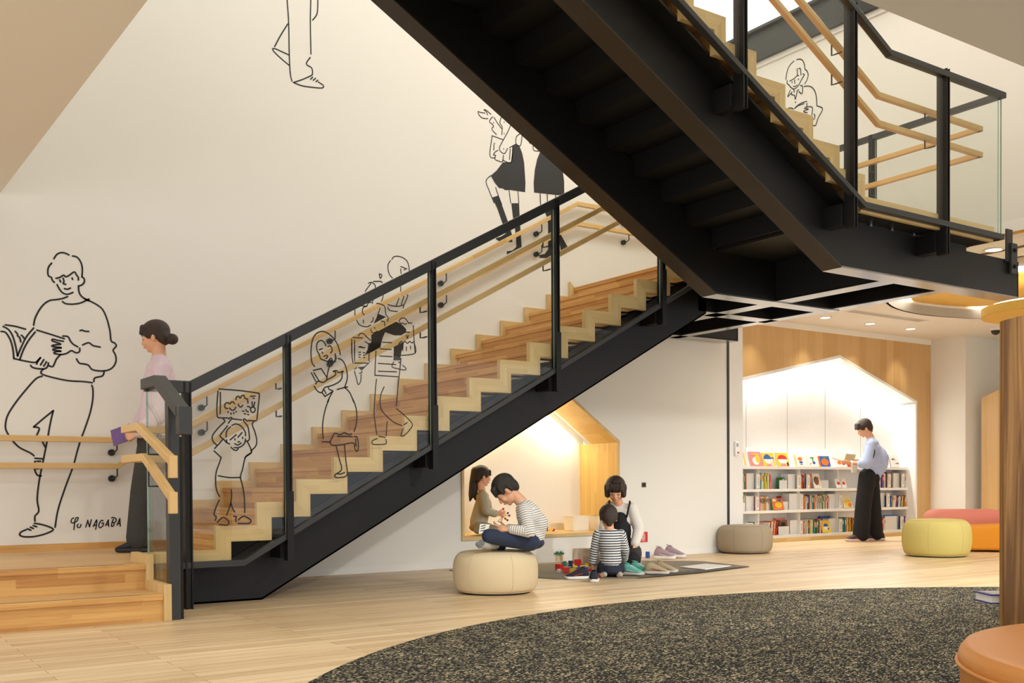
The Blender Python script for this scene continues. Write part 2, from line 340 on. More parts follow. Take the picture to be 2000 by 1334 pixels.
# void walls above the openings
struct('wall_void_right', MB().box(XR, XR+.15, 2.99, YW, ZC+.12, 5.47), M['wall'])
struct('wall_void_front', MB().box(1.25, XR, 2.84, 2.99, ZC+.25, 5.83), M['wall'])
struct('wall_void_left', MB().box(1.1, 1.25, 2.99, YW, ZC+.25, 5.83), M['wall'])
struct('trim_2', MB().box(XR-.012, XR, 2.99, YW, ZC-.012, ZC+.012), mat('brass_edge_trim', srgb(196, 150, 70), .3, .8))
struct('trim_3', MB().box(9.3, 9.34, 2.99, 7.5, ZC-.012, ZC), M['rubber'])
struct('trim_4', MB().box(XR-.02, XR, 2.99, YW, 5.40, 5.47), M['white'])
# second floor beyond the void
fb = thing('floor_beam', 'dark steel beam edging the upper floor above the small mural of a reader', 'beam', (XR, 6, 5.47)); fb['kind'] = 'structure'
obj('web', MB().box(XR-.02, XR, 2.99, YW, 5.47, 5.79), M['steel2'], fb)
obj('flange', MB().box(XR-.07, XR+.1, 2.99, YW, 5.79, 5.82), M['steel2'], fb)
obj('flange', MB().box(XR-.07, XR, 2.99, YW, 5.455, 5.475), M['steel2'], fb)
struct('floor_upper', MB().box(XR, 17, 2.99, 12, 5.76, 5.83), M['white'])
struct('wall_upper', MB().box(13, 13.1, -2, 12, 5.83, 8.8), M['white'])
struct('ceiling_upper', MB().box(-5, 17, -2, 12, 8.8, 8.9), M['ceil'])
us = thing('upstairs_shelving', 'pale timber and white shelving glimpsed on the bright upper floor', 'shelving', (11.3, 8.4, 5.83))
obj('frame', MB().box(11.2, 11.6, 8.72, 8.8, 5.83, 7.6).box(11.2, 11.6, 8.0, 8.06, 5.83, 7.6).box(11.2, 11.6, 8.0, 8.8, 7.54, 7.6), M['trimV'], us)
obj('cabinet', MB().box(11.2, 11.7, 8.06, 8.72, 5.83, 6.5), M['shelfw'], us)

# recess with yellow circular ceiling and hidden ring light
yel = mat('yellow_ceiling_board', srgb(232, 190, 92), .7)
rc = thing('ceiling_cove', 'recessed round cove in the ceiling, white ring around a yellow circle', 'ceiling light', (HC[0], HC[1], ZC)); rc['kind'] = 'structure'
m = MB(); n = 64
ring = lambda r, z: [(HC[0]+r*math.cos(2*math.pi*k/n), HC[1]+r*math.sin(2*math.pi*k/n), z) for k in range(n)]
def band(m, rings, closed=False):
    vs = [p for r in rings for p in r]; fs = []; R = len(rings)
    for i in range(R if closed else R-1):
        for k in range(n): fs.append((i*n+k, i*n+(k+1) % n, ((i+1) % R)*n+(k+1) % n, ((i+1) % R)*n+k))
    return m.add(vs, fs)
obj('cove_wall', band(MB(), [ring(HR, ZC), ring(HR+.03, ZC), ring(HR+.03, 3.58), ring(HR, 3.58)], True), M['white'], rc)
obj('cove_top', MB().prism([p[:2] for p in ring(HR+.03, 0)], 'z', 3.58, 3.60), M['white'], rc)
dk = lambda r, z: [(DK[0]+r*math.cos(2*math.pi*k/n), DK[1]+r*math.sin(2*math.pi*k/n), z) for k in range(n)]
obj('yellow_disc', MB().prism([p[:2] for p in dk(DKR, 0)], 'z', 3.13, 3.23), yel, rc)
obj('led_ring', band(MB(), [dk(DKR+.001, 3.17), dk(DKR+.012, 3.17), dk(DKR+.012, 3.228), dk(DKR+.001, 3.228)], True), emis('cove_led', (1, .97, .90), 16), rc)
# lower yellow drum that hangs in front of it
d2 = thing('pendant_drum', 'yellow round drum lamp hanging below the ceiling by the oak pillar', 'ceiling light', (11.4, 6.13, 2.65))
DC, DR = (11.4, 6.13), .68
def drum_ring(r, z): return [(DC[0]+r*math.cos(2*math.pi*k/n), DC[1]+r*math.sin(2*math.pi*k/n), z) for k in range(n)]
obj('drum_skin', band(MB(), [drum_ring(DR, 2.65), drum_ring(DR, 2.745), drum_ring(DR-.02, 2.745), drum_ring(DR-.02, 2.65)], True), yel, d2)
obj('drum_base', MB().prism([p[:2] for p in drum_ring(DR-.005, 0)], 'z', 2.645, 2.66), yel, d2)
obj('led_ring', band(MB(), [drum_ring(DR-.12, 2.75), drum_ring(DR-.08, 2.75), drum_ring(DR-.08, 2.77), drum_ring(DR-.12, 2.77)], True), emis('drum_led', (1, .94, .82), 12), d2)
for sx in (.05,): obj('hanger', MB().tube([(DC[0]+sx, DC[1]-.1, 2.66), (DC[0]+sx, DC[1]-.1, 3.58)], .008), M['steel2'], d2)

# downlights
def downlight(x, y, r, label):
    t = thing('downlight', label, 'downlight', (x, y, ZC), 'round ceiling downlights')
    obj('trim_ring', MB().lathe([(r*.82, 0), (r*1.12, 0), (r*1.12, -.006), (r*.86, -.010), (r*.82, 0)], (x, y, ZC), 28), M['white'], t, smooth=True)
    obj('lamp_glow', MB().lathe([(0, -.004), (r*.84, -.004), (r*.84, -.001), (0, -.001)], (x, y, ZC), 28), M['led'], t)
downlight(11.12, 8.94, .075, 'lit round downlight in the ceiling, leftmost of the three before the oak panelling')
downlight(12.07, 8.95, .075, 'lit round downlight in the ceiling, middle of the three before the oak panelling')
downlight(12.97, 8.94, .075, 'lit round downlight in the ceiling, nearest the yellow round cove of its row of three')
downlight(9.23, 5.48, .085, 'bright downlight beside the steel hanger at the end of the landing beam')
# slot vents and dome camera
def vent(p, q, w, label):
    p, q = Vector((*p, ZC)), Vector((*q, ZC)); d = (q-p).normalized(); s = Vector((-d.y, d.x, 0)); c = (p+q)/2; L = (q-p).length/2
    t = thing('air_vent', label, 'air vent', c, 'ceiling slot vents')
    obj('frame', MB().obox(c+s*w/2, d*L, s*.006, (0, 0, .006)).obox(c-s*w/2, d*L, s*.006, (0, 0, .006)).obox(c+d*L, d*.006, s*w/2, (0, 0, .006)).obox(c-d*L, d*.006, s*w/2, (0, 0, .006)), M['white'], t)
    obj('backing', MB().obox(c, d*L, s*w/2, (0, 0, .001)), M['rubber'], t)
    k = 5
    mb = MB()
    for i in range(1, k): mb.obox(c+s*(-w/2+w*i/k), d*L, s*.004, (0, 0, .005))
    obj('louvre', mb, M['ceil'], t)
vent((10.95, 8.42), (12.5, 8.42), .15, 'long pale slot vent in the ceiling above the shelf niche')
vent((13.3, 8.0), (13.9, 7.75), .06, 'short dark slot vent in the ceiling near the yellow drum')
dc = thing('dome_camera', 'small dark dome camera on the ceiling near the right corner', 'camera', (14.0, 8.28, ZC))
obj('base', MB().lathe([(0, 0), (.075, 0), (.075, -.03), (0, -.03)], (14.0, 8.28, ZC), 24), M['white'], dc, smooth=False)
obj('dome', MB().lathe([(.062, -.03), (.06, -.05), (.045, -.075), (.02, -.09), (0, -.092)], (14.0, 8.28, ZC), 24), mat('dark_smoked_dome', (.03, .025, .022), .1), dc, smooth=True)

# ================================================================== PLATFORM AND TWO STEPS
XE = 1.752       # right end of the steps
ws = thing('platform_steps', 'oak platform with two wide steps at the foot of the mural wall', 'steps', (-1, 6.25, 0))
P1, P2 = RISE, 2*RISE
obj('platform_deck', MB().box(-5, XE, 6.648, YW-.012, P2-.03, P2).box(XE, XN0+.05, 6.82, YW-.012, P2-.03, P2), M['plat'], ws)
obj('platform_base', MB().box(-5, XE, 6.70, YW-.012, 0, P2-.03).box(XE, XN0+.05, 7.05, YW-.012, .02, P2-.03), M['step'], ws)
obj('nosing', MB().box(-5, XE, 6.64, 6.665, P2-.034, P2+.001), M['step'], ws, bevel=.003)
obj('riser', MB().box(-5, XE, 6.66, 6.70, P1, P2-.034), M['step'], ws)
obj('step_tread', MB().box(-5, XE, 6.262, 6.66, P1-.03, P1), M['plat'], ws)
obj('nosing', MB().box(-5, XE, 6.255, 6.28, P1-.034, P1+.001), M['step'], ws, bevel=.003)
obj('riser', MB().box(-5, XE, 6.270, 6.31, 0, P1-.034), M['step'], ws)
obj('step_base', MB().box(-5, XE, 6.31, 6.70, 0, P1-.03), M['step'], ws)
obj('anti_slip_strip', MB().box(-5, XE-.12, 6.300, 6.308, P1, P1+.0015), M['rubber'], ws)
obj('anti_slip_strip', MB().box(-5, XE-.12, 6.690, 6.698, P2, P2+.0015), M['rubber'], ws)
obj('end_board', MB().box(XE, XE+.045, 6.245, 6.63, 0, P1+PROT), M['trimV'], ws, bevel=.002)
obj('end_board', MB().box(XE, XE+.045, 6.63, 7.0, 0.0, P2+PROT), M['trimV'], ws, bevel=.002)
struct('baseboard_platform', MB().box(-5, XN0+RUN*2+.05, YW-.014, YW, P2, P2+.052), M['step'])

# ================================================================== FLIGHT BUILDER
def zig(m, x0, z0, n, dirx, y0, y1, w=.105):
    """zigzag closing board: n steps starting at nosing x0 with board top z0, climbing in dirx"""
    for k in range(n):
        xa = x0+dirx*RUN*k; zt = z0+RISE*k; xb = xa+dirx*RUN
        # horizontal run (from this nosing to next riser), mitred at both ends
        m.cur = 0
        m.prism([(xa, zt), (xb, zt), (xb+dirx*w, zt-w), (xa+dirx*w, zt-w)], 'y', y0, y1)
        m.cur = 1
        if k < n-1 or True: m.prism([(xb, zt), (xb, zt+RISE), (xb+dirx*w, zt+RISE-w), (xb+dirx*w, zt-w)], 'y', y0, y1)
    return m
def wood_steps(par, x0, zt0, n, dirx, y0, y1, dark=True):
    """treads and risers; x0 = riser face of first step, zt0 = first tread height"""
    for k in range(n):
        x = x0+dirx*RUN*k; z = zt0+RISE*k
        a, b = x-dirx*.0, x+dirx*(RUN+.02)
        obj('tread', MB().box(a, b, y0, y1, z-.034, z), M['tread'], par, bevel=.003)
        obj('riser', MB().box(x+dirx*.012, x+dirx*.035, y0, y1, z-RISE, z-.034), M['tread'], par)
        obj('anti_slip_strip', MB().box(x+dirx*.035, x+dirx*.043, y0+.08, y1-.08, z, z+.0015), M['rubber'], par)
def post(par, x, yc, zb, zt, wx=.030, wy=.07):
    obj('post', MB().box(x-wx/2-.004, x-wx/2+.006, yc-wy/2, yc+wy/2, zb, zt).box(x+wx/2-.006, x+wx/2+.004, yc-wy/2, yc+wy/2, zb, zt).box(x-wx/2, x+wx/2, yc-wy/2+.012, yc+wy/2-.012, zb+.003, zt-.003), M['steel'], par, bevel=.0015)
def hbar(pts, h, yc, w):     # bar through (x, z_top) points, vertical thickness h
    return MB().prism([(x, z) for x, z in pts]+[(x, z-h) for x, z in pts[::-1]], 'y', yc-w/2, yc+w/2)
def gpane(par, pts_top, pts_bot, yc, t=.012):
    poly = pts_top+pts_bot[::-1]
    m = MB(); m.prism(poly, 'y', yc-t/2, yc+t/2); N = len(poly)
    for i in range(len(m.f)): m.m[i] = 0 if i < len(m.f)-N else 1
    obj('glass_panel', m, [M['glass'], M['gedge']], par)
SL = RISE/RUN

# ---- lower flight
st = thing('staircase', 'oak and black steel staircase with glass guards, turning back overhead at a landing', 'staircase', (2.2, 6.8, 0))
NL = 15
YG, YZ = 6.77, 6.8166       # guard plane, closing board face
wood_steps(st, XN0+.045, P2+RISE, NL, 1, YZ+.04, YW-.035)
m = MB(); m.cur = 0
m.prism([(XE+.045, P2+PROT), (XN0, P2+PROT), (XN0+.105, P2+PROT-.105), (XE+.045, P2+PROT-.105)], 'y', YZ, YZ+.042)
m.cur = 1; m.prism([(XN0, P2+PROT), (XN0, P2+PROT+RISE), (XN0+.105, P2+PROT+RISE-.105), (XN0+.105, P2+PROT-.105)], 'y', YZ, YZ+.042)
zig(m, XN0, P2+PROT+RISE, NL, 1, YZ, YZ+.042)
obj('closing_board', m, [M['trimH'], M['trimV']], st)
m = MB(); zig(m, XN0, P2+PROT+RISE, NL, 1, YW-.036, YW-.002, .19)
m.cur = 1; m.prism([(XN0, P2+.04), (XN0, P2+PROT+RISE), (XN0+.19, P2+PROT+RISE-.19), (XN0+.19, P2-.13)], 'y', YW-.036, YW-.002)
obj('closing_board', m, [M['trimH'], M['trimV']], st)
def lbot(x): return SL*(x-2.640)
XT = 7.0
stz = [(2.0, .001), (2.640, .001), (XT, lbot(XT)), (XT, lbot(XT)+.25), (6.65, 2.63), (2.35, .26), (2.0, .26)]
obj('stringer', MB().prism(stz, 'y', 7.0, 7.03), M['steel'], st)
obj('stringer_flange', hbar([(2.0, .014), (2.640, .014), (XT, lbot(XT)+.014)], .014, 7.09, .18), M['steel'], st)
obj('stringer', MB().prism([(2.6, .001), (2.640, .001), (XT, lbot(XT)), (XT, lbot(XT)+.25), (6.60, 2.60), (2.6, .40)], 'y', 8.28, 8.31), M['steel'], st)
# steel pans under the treads
m = MB()
for k in range(NL):
    x = XN0+.045+RUN*k; z = P2+RISE*(k+1); m.box(x+.035, x+RUN+.04, 7.03, 8.28, z-.05, z-.034).box(x+.035, x+.045, 7.03, 8.28, z-RISE-.03, z-.034)
obj('step_pan', m, M['steel'], st)
# sill bar below the glass, top rail, posts, brackets
def ltop(x): return 1.487+SL*max(0, x-2.075)
def lsill(x): return .306+SL*max(0, x-2.425)
XLE = 6.60
obj('sill_bar', hbar([(1.80, .306), (2.425, .306), (XLE, lsill(XLE))], .042, YG, .052), M['steel2'], st, bevel=.002)
obj('top_rail', hbar([(1.79, 1.487), (2.075, 1.487), (XLE-.05, ltop(XLE-.05))], .078, YG, .055), M['steel2'], st, bevel=.003)
px = [2.75, 3.905, 5.065, 6.225]
post(st, 2.055, YG, .0, 1.48, .04)
for x in px:
    post(st, x, YG, lsill(x)-.20, ltop(x)-.02)
    obj('post_bracket', MB().box(x-.045, x+.045, YG+.035, 7.0, lsill(x)-.185, lsill(x)-.045), M['steel'], st, bevel=.002)
    obj('post_shoe', MB().box(x-.024, x+.024, YG-.042, YG-.034, lsill(x)-.20, lsill(x)+.28), M['steel'], st)
obj('post_bracket', MB().box(2.03, 2.09, YG+.02, 7.0, .02, .26), M['steel'], st)
segs = [(1.80, 2.035)] + [(a, b) for a, b in zip([2.075]+[x+.02 for x in px], [x-.02 for x in px]+[XLE-.06])]
for a, b in segs:
    xs = [a]+[q for q in (2.075, 2.425) if a < q < b]+[b]
    gpane(st, [(x, ltop(x)-.05) for x in xs], [(x, lsill(x)-.01) for x in xs], YG)
# oak handrails on the inner side of the guard
def lhr(x): return 1.195+SL*max(0, x-2.045)
def handrail_pts(dz): return [(1.70, 1.195+dz), (2.045, 1.195+dz), (6.5, lhr(6.5)+dz)]
YH = 6.90
def hook(par_rail, x, z, yw, yr, r=.006):
    obj('rail_bracket', MB().tube([(x, yr, z-.03), (x, yr, z-.105), (x, (yr+yw)/2, z-.108), (x, yw, z-.108)], r, 8), M['steel2'], par_rail, smooth=True)
for dz in (0, -.192):
    hr = obj('handrail', hbar(handrail_pts(dz), .046, YH, .042), M['rail'], st, bevel=.004)
    for x in px: hook(hr, x-.03, lhr(x)+dz, YG+.03, YH)
# the short guard and oak rails that turn down beside the two steps
XG = 1.81
def ybar(pts, h, xc, w): return MB().prism([(y, z) for y, z in pts]+[(y, z-h) for y, z in pts[::-1]], 'x', xc-w/2, xc+w/2)
obj('top_rail', ybar([(6.80, 1.487), (6.50, 1.487), (6.03, 1.262)], .066, XG, .075), M['steel2'], st, bevel=.003)
obj('top_rail_end', MB().box(XG-.0375, XG+.0375, 5.975, 6.045, 1.10, 1.262), M['steel2'], st, bevel=.003)
obj('post', MB().box(XG-.02, XG+.045, 6.255, 6.325, 0, 1.36), M['steel2'], st, bevel=.002)
obj('post', MB().box(XG+.05, XG+.065, 6.27, 6.31, 0, 1.10), M['steel'], st)
m = MB().prism([(6.79, 1.44), (6.50, 1.44), (6.33, 1.36), (6.33, .03), (6.62, .03), (6.79, .2)], 'x', XG-.006, XG+.006)
for i in range(len(m.f)): m.m[i] = 0 if i < len(m.f)-6 else 1
obj('glass_panel', m, [M['glass'], M['gedge']], st)
for (z, yk, ye, ze, zd) in ((1.195, 6.56, 5.885, .975, .848), (1.003, 6.43, 5.89, .770, .648)):
    hr = obj('handrail', ybar([(6.92, z), (yk, z), (ye, ze)], .048, 1.70, .044), M['railY'], st, bevel=.004)
    obj('rail_end', MB().box(1.678, 1.722, ye-.045, ye+.002, zd, ze), M['railY'], hr, bevel=.004)
    obj('rail_bracket', MB().tube([(1.70, 6.36, z-.09), (1.70, 6.36, z-.20), (1.79, 6.36, z-.20)], .006, 8), M['steel2'], hr, smooth=True)
# ---- wall handrails
wh = thing('wall_handrail', 'double oak handrail fixed along the mural wall on black brackets', 'handrail', (4, 8.45, 0))
def whz(x): return 1.192+SL*min(max(0, x-2.02), 6.62-2.02)
for dz in (0, -.205):
    r = obj('rail', hbar([(-5, 1.192+dz), (2.02, 1.192+dz), (6.62, whz(6.62)+dz), (8.72, whz(8.7)+dz)], .045, 8.47, .042), M['rail'], wh, bevel=.004)
    for x in [at(u, 800, 'y', 8.5).x for u in (218, 395, 647, 865, 1052, 1222)]:
        z = whz(x)+dz
        obj('bracket', MB().tube([(x+.03, 8.47, z-.03), (x+.03, 8.47, z-.10), (x+.012, 8.485, z-.118), (x, 8.515, z-.12)], .006, 8).tube([(x, 8.51, z-.12), (x, YW, z-.12)], .026, 18), M['steel2'], r, smooth=False)

# ---- upper flight
M['flange'] = mat('dark_bronze_flange', srgb(52, 42, 32), .55)
up = st
YU, YUG = 4.8094, 4.76
ZL = 18*RISE                     # landing floor 2.835
XU = 6.4285
NU = 18
wood_steps(up, XU-.045, ZL+RISE, NU, -1, YU+.04, 6.60)
m = MB(); m.cur = 1; m.prism([(XU, ZL+PROT), (XU, ZL+PROT+RISE), (XU-.105, ZL+PROT+RISE-.105), (XU-.105, ZL+PROT-.105)], 'y', YU, YU+.042)
zig(m, XU, ZL+PROT+RISE, NU, -1, YU, YU+.042)
m.cur = 0; m.prism([(8.07, ZL+PROT), (XU, ZL+PROT), (XU-.105, ZL+PROT-.105), (8.07, ZL+PROT-.105)], 'y', YU, YU+.042)
obj('closing_board', m, [M['trimH'], M['trimV']], up)
m = MB(); m.cur = 1; m.prism([(XU, ZL+PROT), (XU, ZL+PROT+RISE), (XU-.105, ZL+PROT+RISE-.105), (XU-.105, ZL+PROT-.105)], 'y', 6.58, 6.62)
zig(m, XU, ZL+PROT+RISE, NU, -1, 6.58, 6.62); obj('closing_board', m, [M['trimH'], M['trimV']], up)
ZB = 2.417
def ubot(x): return ZB+SL*(6.395-x)
XUT = 1.5
for (ya, yb, nm) in ((4.99, 5.17, 0), (6.27, 6.445, 1)):
    top = [(8.70, 2.722), (8.0, 2.722), (8.0, 2.80), (6.5, 2.80), (XUT, ubot(XUT)+.40)] if nm == 0 else [(8.0, 2.80), (6.5, 2.80), (XUT, ubot(XUT)+.40)]
    xe = 8.78 if nm == 0 else 8.0
    if nm == 0: top[0] = (8.79, 2.722)
    poly = [(XUT, ubot(XUT)), (6.395, ZB), (top[0][0], ZB)]+top
    obj('stringer', MB().prism(poly, 'y', ya, ya+.02), M['steel'], up)
    obj('stringer', MB().prism(poly, 'y', yb-.02, yb), M['steel'], up)
    obj('stringer_flange', hbar([(XUT, ubot(XUT)), (6.395, ZB)], .012, (ya+yb)/2, yb-ya), M['flange'], up)
    obj('stringer_flange', hbar([(6.395, ZB), (top[0][0], ZB)], .012, (ya+yb)/2, yb-ya), M['gloss'], up)
    if nm == 0: obj('end_plate', MB().box(8.775, 8.79, ya, yb, ZB, 2.722), M['steel'], up)
m = MB()
for k in range(NU):
    x = XU-.045-RUN*k; z = ZL+RISE*(k+1); m.box(x-RUN-.04, x-.035, 5.01, 6.6, z-.05, z-.034).box(x-.045, x-.035, 5.01, 6.6, z-RISE-.05, z-.034)
obj('step_pan', m, M['steel'], up)
obj('tread_support', MB().prism([(XUT+.3, 2.895+SL*(6.4285-XUT-.3)-.135), (6.40, 2.895-.12), (6.40, 2.755), (XUT+.3, 2.895+SL*(6.4285-XUT-.3)-.155)], 'y', 4.856, 4.988), M['steel'], up)
def utop(x): return 3.985+SL*max(0, 6.64-x)
def usill(x): return 2.826+SL*max(0, 6.34-x)
obj('sill_bar', hbar([(2.5, usill(2.5)), (6.34, 2.826), (8.135, 2.826)], .042, YUG, .052), M['steel2'], up, bevel=.002)
obj('top_rail', hbar([(3.2, utop(3.2)), (6.64, 3.985), (8.155, 3.985)], .046, YUG, .055), M['steel2'], up, bevel=.003)
upx = [5.10, 6.228, 7.352]
upx0 = [3.97]
for x in upx0+upx:
    post(up, x, YUG+.02, usill(x)-.255, utop(x)+.02, .034, .09)
    obj('post_bracket', MB().box(x-.05, x+.05, YUG+.06, 4.99, usill(x)-.23, usill(x)-.08), M['steel'], up, bevel=.002)
for a, b in zip([2.9]+[x+.02 for x in upx0+upx], [x-.02 for x in upx0+upx]+[8.12]):
    xs = [a]+[q for q in (6.34, 6.64) if a < q < b]+[b]
    gpane(up, [(x, utop(x)-.03) for x in xs], [(x, usill(x)-.01) for x in xs], YUG)
for dz in (0, -.212):
    hr = obj('handrail', hbar([(3.0, 3.735+dz+SL*(6.70-3.0)), (6.70, 3.735+dz), (8.06, 3.735+dz)], .042, 4.90, .042), M['rail'], up, bevel=.004)
    for x in upx: hook(hr, x-.06, 3.735+dz+SL*max(0, 6.70-x), YUG+.05, 4.90)
# ---- landing
ld = st
XL2 = XN0+.045+NL*RUN
obj('deck', MB().box(XU-.03, 8.07, YU+.04, 6.62, ZL-.034, ZL).box(XL2, 8.07, 6.62, YW-.03, ZL-.034, ZL), M['plat'], ld)
obj('riser', MB().box(XL2+.012, XL2+.035, YZ+.04, YW-.035, ZL-RISE, ZL-.034), M['tread'], ld)
obj('nosing', MB().box(XL2-.002, XL2+.03, YZ+.04, YW-.035, ZL-.035, ZL+.001), M['tread'], ld, bevel=.003)
obj('deck_edge', MB().box(6.36, 8.07, 4.795, 4.825, 2.768, 2.80), M['trimH'], ld)
obj('deck_underside', MB().box(6.40, 8.07, 5.01, 6.62, 2.765, ZL-.034).box(6.66, 8.07, 6.62, YW-.03, 2.765, ZL-.034), M['steel'], ld)
obj('deck_fascia', MB().box(6.40, 8.06, 4.826, 5.01, 2.768, ZL-.034), M['steel'], ld)
obj('closing_board', MB().box(8.07, 8.11, YU, YW-.03, ZL-.045, ZL+PROT), M['trimH'], ld)
def xbeam(x0, x1, y0, y1, zt=2.77): return MB().box(x0, x1, y0, y0+.02, ZB+.01, zt).box(x0, x1, y1-.02, y1, ZB+.01, zt).box(x0, x1, y0, y1, ZB, ZB+.014)
for (y0, y1, x0, x1, z) in ((7.0, 7.18, 6.9, 8.0, 2.77), (8.28, 8.46, 6.9, 8.783, 2.58)):
    m = xbeam(x0, x1, y0, y1, z)
    if x1 > 8.5: m.box(x1-.014, x1, y0, y1, ZB, z).box(x0, x1, y0, y1, z-.01, z)
    obj('beam', m, M['steel'], ld)
    obj('beam_flange', MB().box(x0, x1, y0, y1, ZB-.004, ZB), M['gloss'], ld)
m = MB()
for (xa, xb) in ((7.13, 7.31), (7.90, 8.02)):
    m.box(xa, xa+.02, 5.17, 8.46, ZB, 2.77).box(xb-.02, xb, 5.17, 8.46, ZB, 2.77)
obj('cross_beam', m, M['steel'], ld)
obj('beam_flange', MB().box(7.13, 7.31, 5.17, 8.46, ZB-.004, ZB+.006), M['gloss'], ld)
obj('beam_flange', MB().box(7.89, 8.02, 5.17, 8.46, ZB-.004, ZB+.006), M['gloss'], ld)
XQ = 8.13
obj('sill_bar', ybar([(YUG, 2.826), (YW, 2.826)], .042, XQ-.02, .052), M['steel2'], ld)
obj('top_rail', ybar([(YUG, 3.985), (YW, 3.985)], .046, XQ-.005, .055), M['steel2'], ld, bevel=.003)
for y in (6.0, 7.25):
    obj('post', MB().box(XQ-.035, XQ+.035, y-.02, y+.02, 2.60, 3.985), M['steel'], ld)
for a, b in ((YUG+.03, 5.97), (6.03, 7.22), (7.28, YW-.02)):
    m = MB().prism([(a, 3.955), (b, 3.955), (b, 2.82), (a, 2.82)], 'x', XQ-.006, XQ+.006)
    for i in range(len(m.f)): m.m[i] = 0 if i < len(m.f)-4 else 1
    obj('glass_panel', m, [M['glass'], M['gedge']], ld)
for dz in (0, -.212):
    hr = obj('handrail', ybar([(4.88, 3.735+dz), (YW-.05, 3.735+dz)], .042, 8.045, .042), M['railY'], ld, bevel=.004)
    for y in (5.96, 7.21): obj('rail_bracket', MB().tube([(8.045, y, 3.70+dz), (8.045, y, 3.63+dz), (8.10, y, 3.63+dz)], .006, 8), M['steel2'], hr)
# bright-headed bolts along the outer beam
ZN = mat('zinc_bolt', (.5, .5, .52), .3, 1)
for x in (6.72, 6.98, 7.26, 7.62): m = MB(); m.tube([(x, 4.972, 2.76), (x, 4.99, 2.76)], .014, 8); obj('bolt', m, ZN, ld)
hg = thing('steel_hanger', 'black steel strap hanging from the ceiling to hold the end of the landing beam', 'hanger', (8.66, 4.98, 2.72))
obj('strap', MB().box(8.57, 8.66, 4.968, 4.984, 2.70, ZC), M['steel2'], hg)
obj('clevis_plate', MB().box(8.61, 8.70, 4.948, 4.967, 2.60, 2.86), M['steel2'], hg)
for z in (2.66, 2.80): obj('bolt', MB().tube([(8.655, 4.93, z), (8.655, 4.95, z)], .018, 8), M['steel'], hg)
# ================================================================== MURAL (painted lines on the walls)
def resample(pts): return spline(pts, 5)
def mural(name, label, groups, plane='y', val=YW, wid=.0125, fills=(), cat='mural drawing', group='line drawings painted on the walls'):
    """groups: list of (u0, v0, scale, strokes); strokes are traced on the wall plane and become thin painted ribbons"""
    mb = MB(); eps = .0015
    if plane == 'y': W3 = lambda a, b, e: (a, val-e, b); P2 = lambda u, v: (lambda q: (q.x, q.z))(at(u, v, 'y', val))
    else: W3 = lambda a, b, e: (val-e, a, b); P2 = lambda u, v: (lambda q: (q.y, q.z))(at(u, v, 'x', val))
    def ribbon(pts, wd):
        P = [Vector(p) for p in resample(pts)]; n = len(P); vs = []; fs = []
        for i, p in enumerate(P):
            d = (P[min(i+1, n-1)]-P[max(i-1, 0)]); d = d.normalized() if d.length > 1e-9 else Vector((1, 0)); s = Vector((-d.y, d.x))*wd/2
            vs += [W3(*(p+s), eps), W3(*(p-s), eps)]
        for i in range(n-1): fs.append((2*i, 2*i+1, 2*i+3, 2*i+2))
        for e, sg in ((0, -1), (n-1, 1)):      # round ends
            b = len(vs); d = (P[min(e+1, n-1)]-P[max(e-1, 0)]); d = d.normalized() if d.length > 1e-9 else Vector((1, 0)); s = Vector((-d.y, d.x))
            for k in range(7):
                t = math.pi*k/6; vs.append(W3(*(P[e]+s*math.cos(t)*wd/2+d*sg*math.sin(t)*wd/2), eps))
            fs.append(tuple(range(b, b+7)))
        mb.add(vs, fs)
    for (u0, v0, sc, strokes) in groups:
        for s in strokes:
            ribbon([P2(u0+x/sc, v0+y/sc) for x, y in s], wid)
    for (u0, v0, sc, poly) in fills:
        p = [P2(u0+x/sc, v0+y/sc) for x, y in poly]; tr, vs = tri(p); mb.add([W3(q[0], q[1], eps) for q in vs], [tuple(t) for t in tr])
    o = obj(name, mb, M['ink']); tag(o, label, cat, group)
    return o
A1 = (0, 480, 4.448); B1 = (0, 720, 3.924)
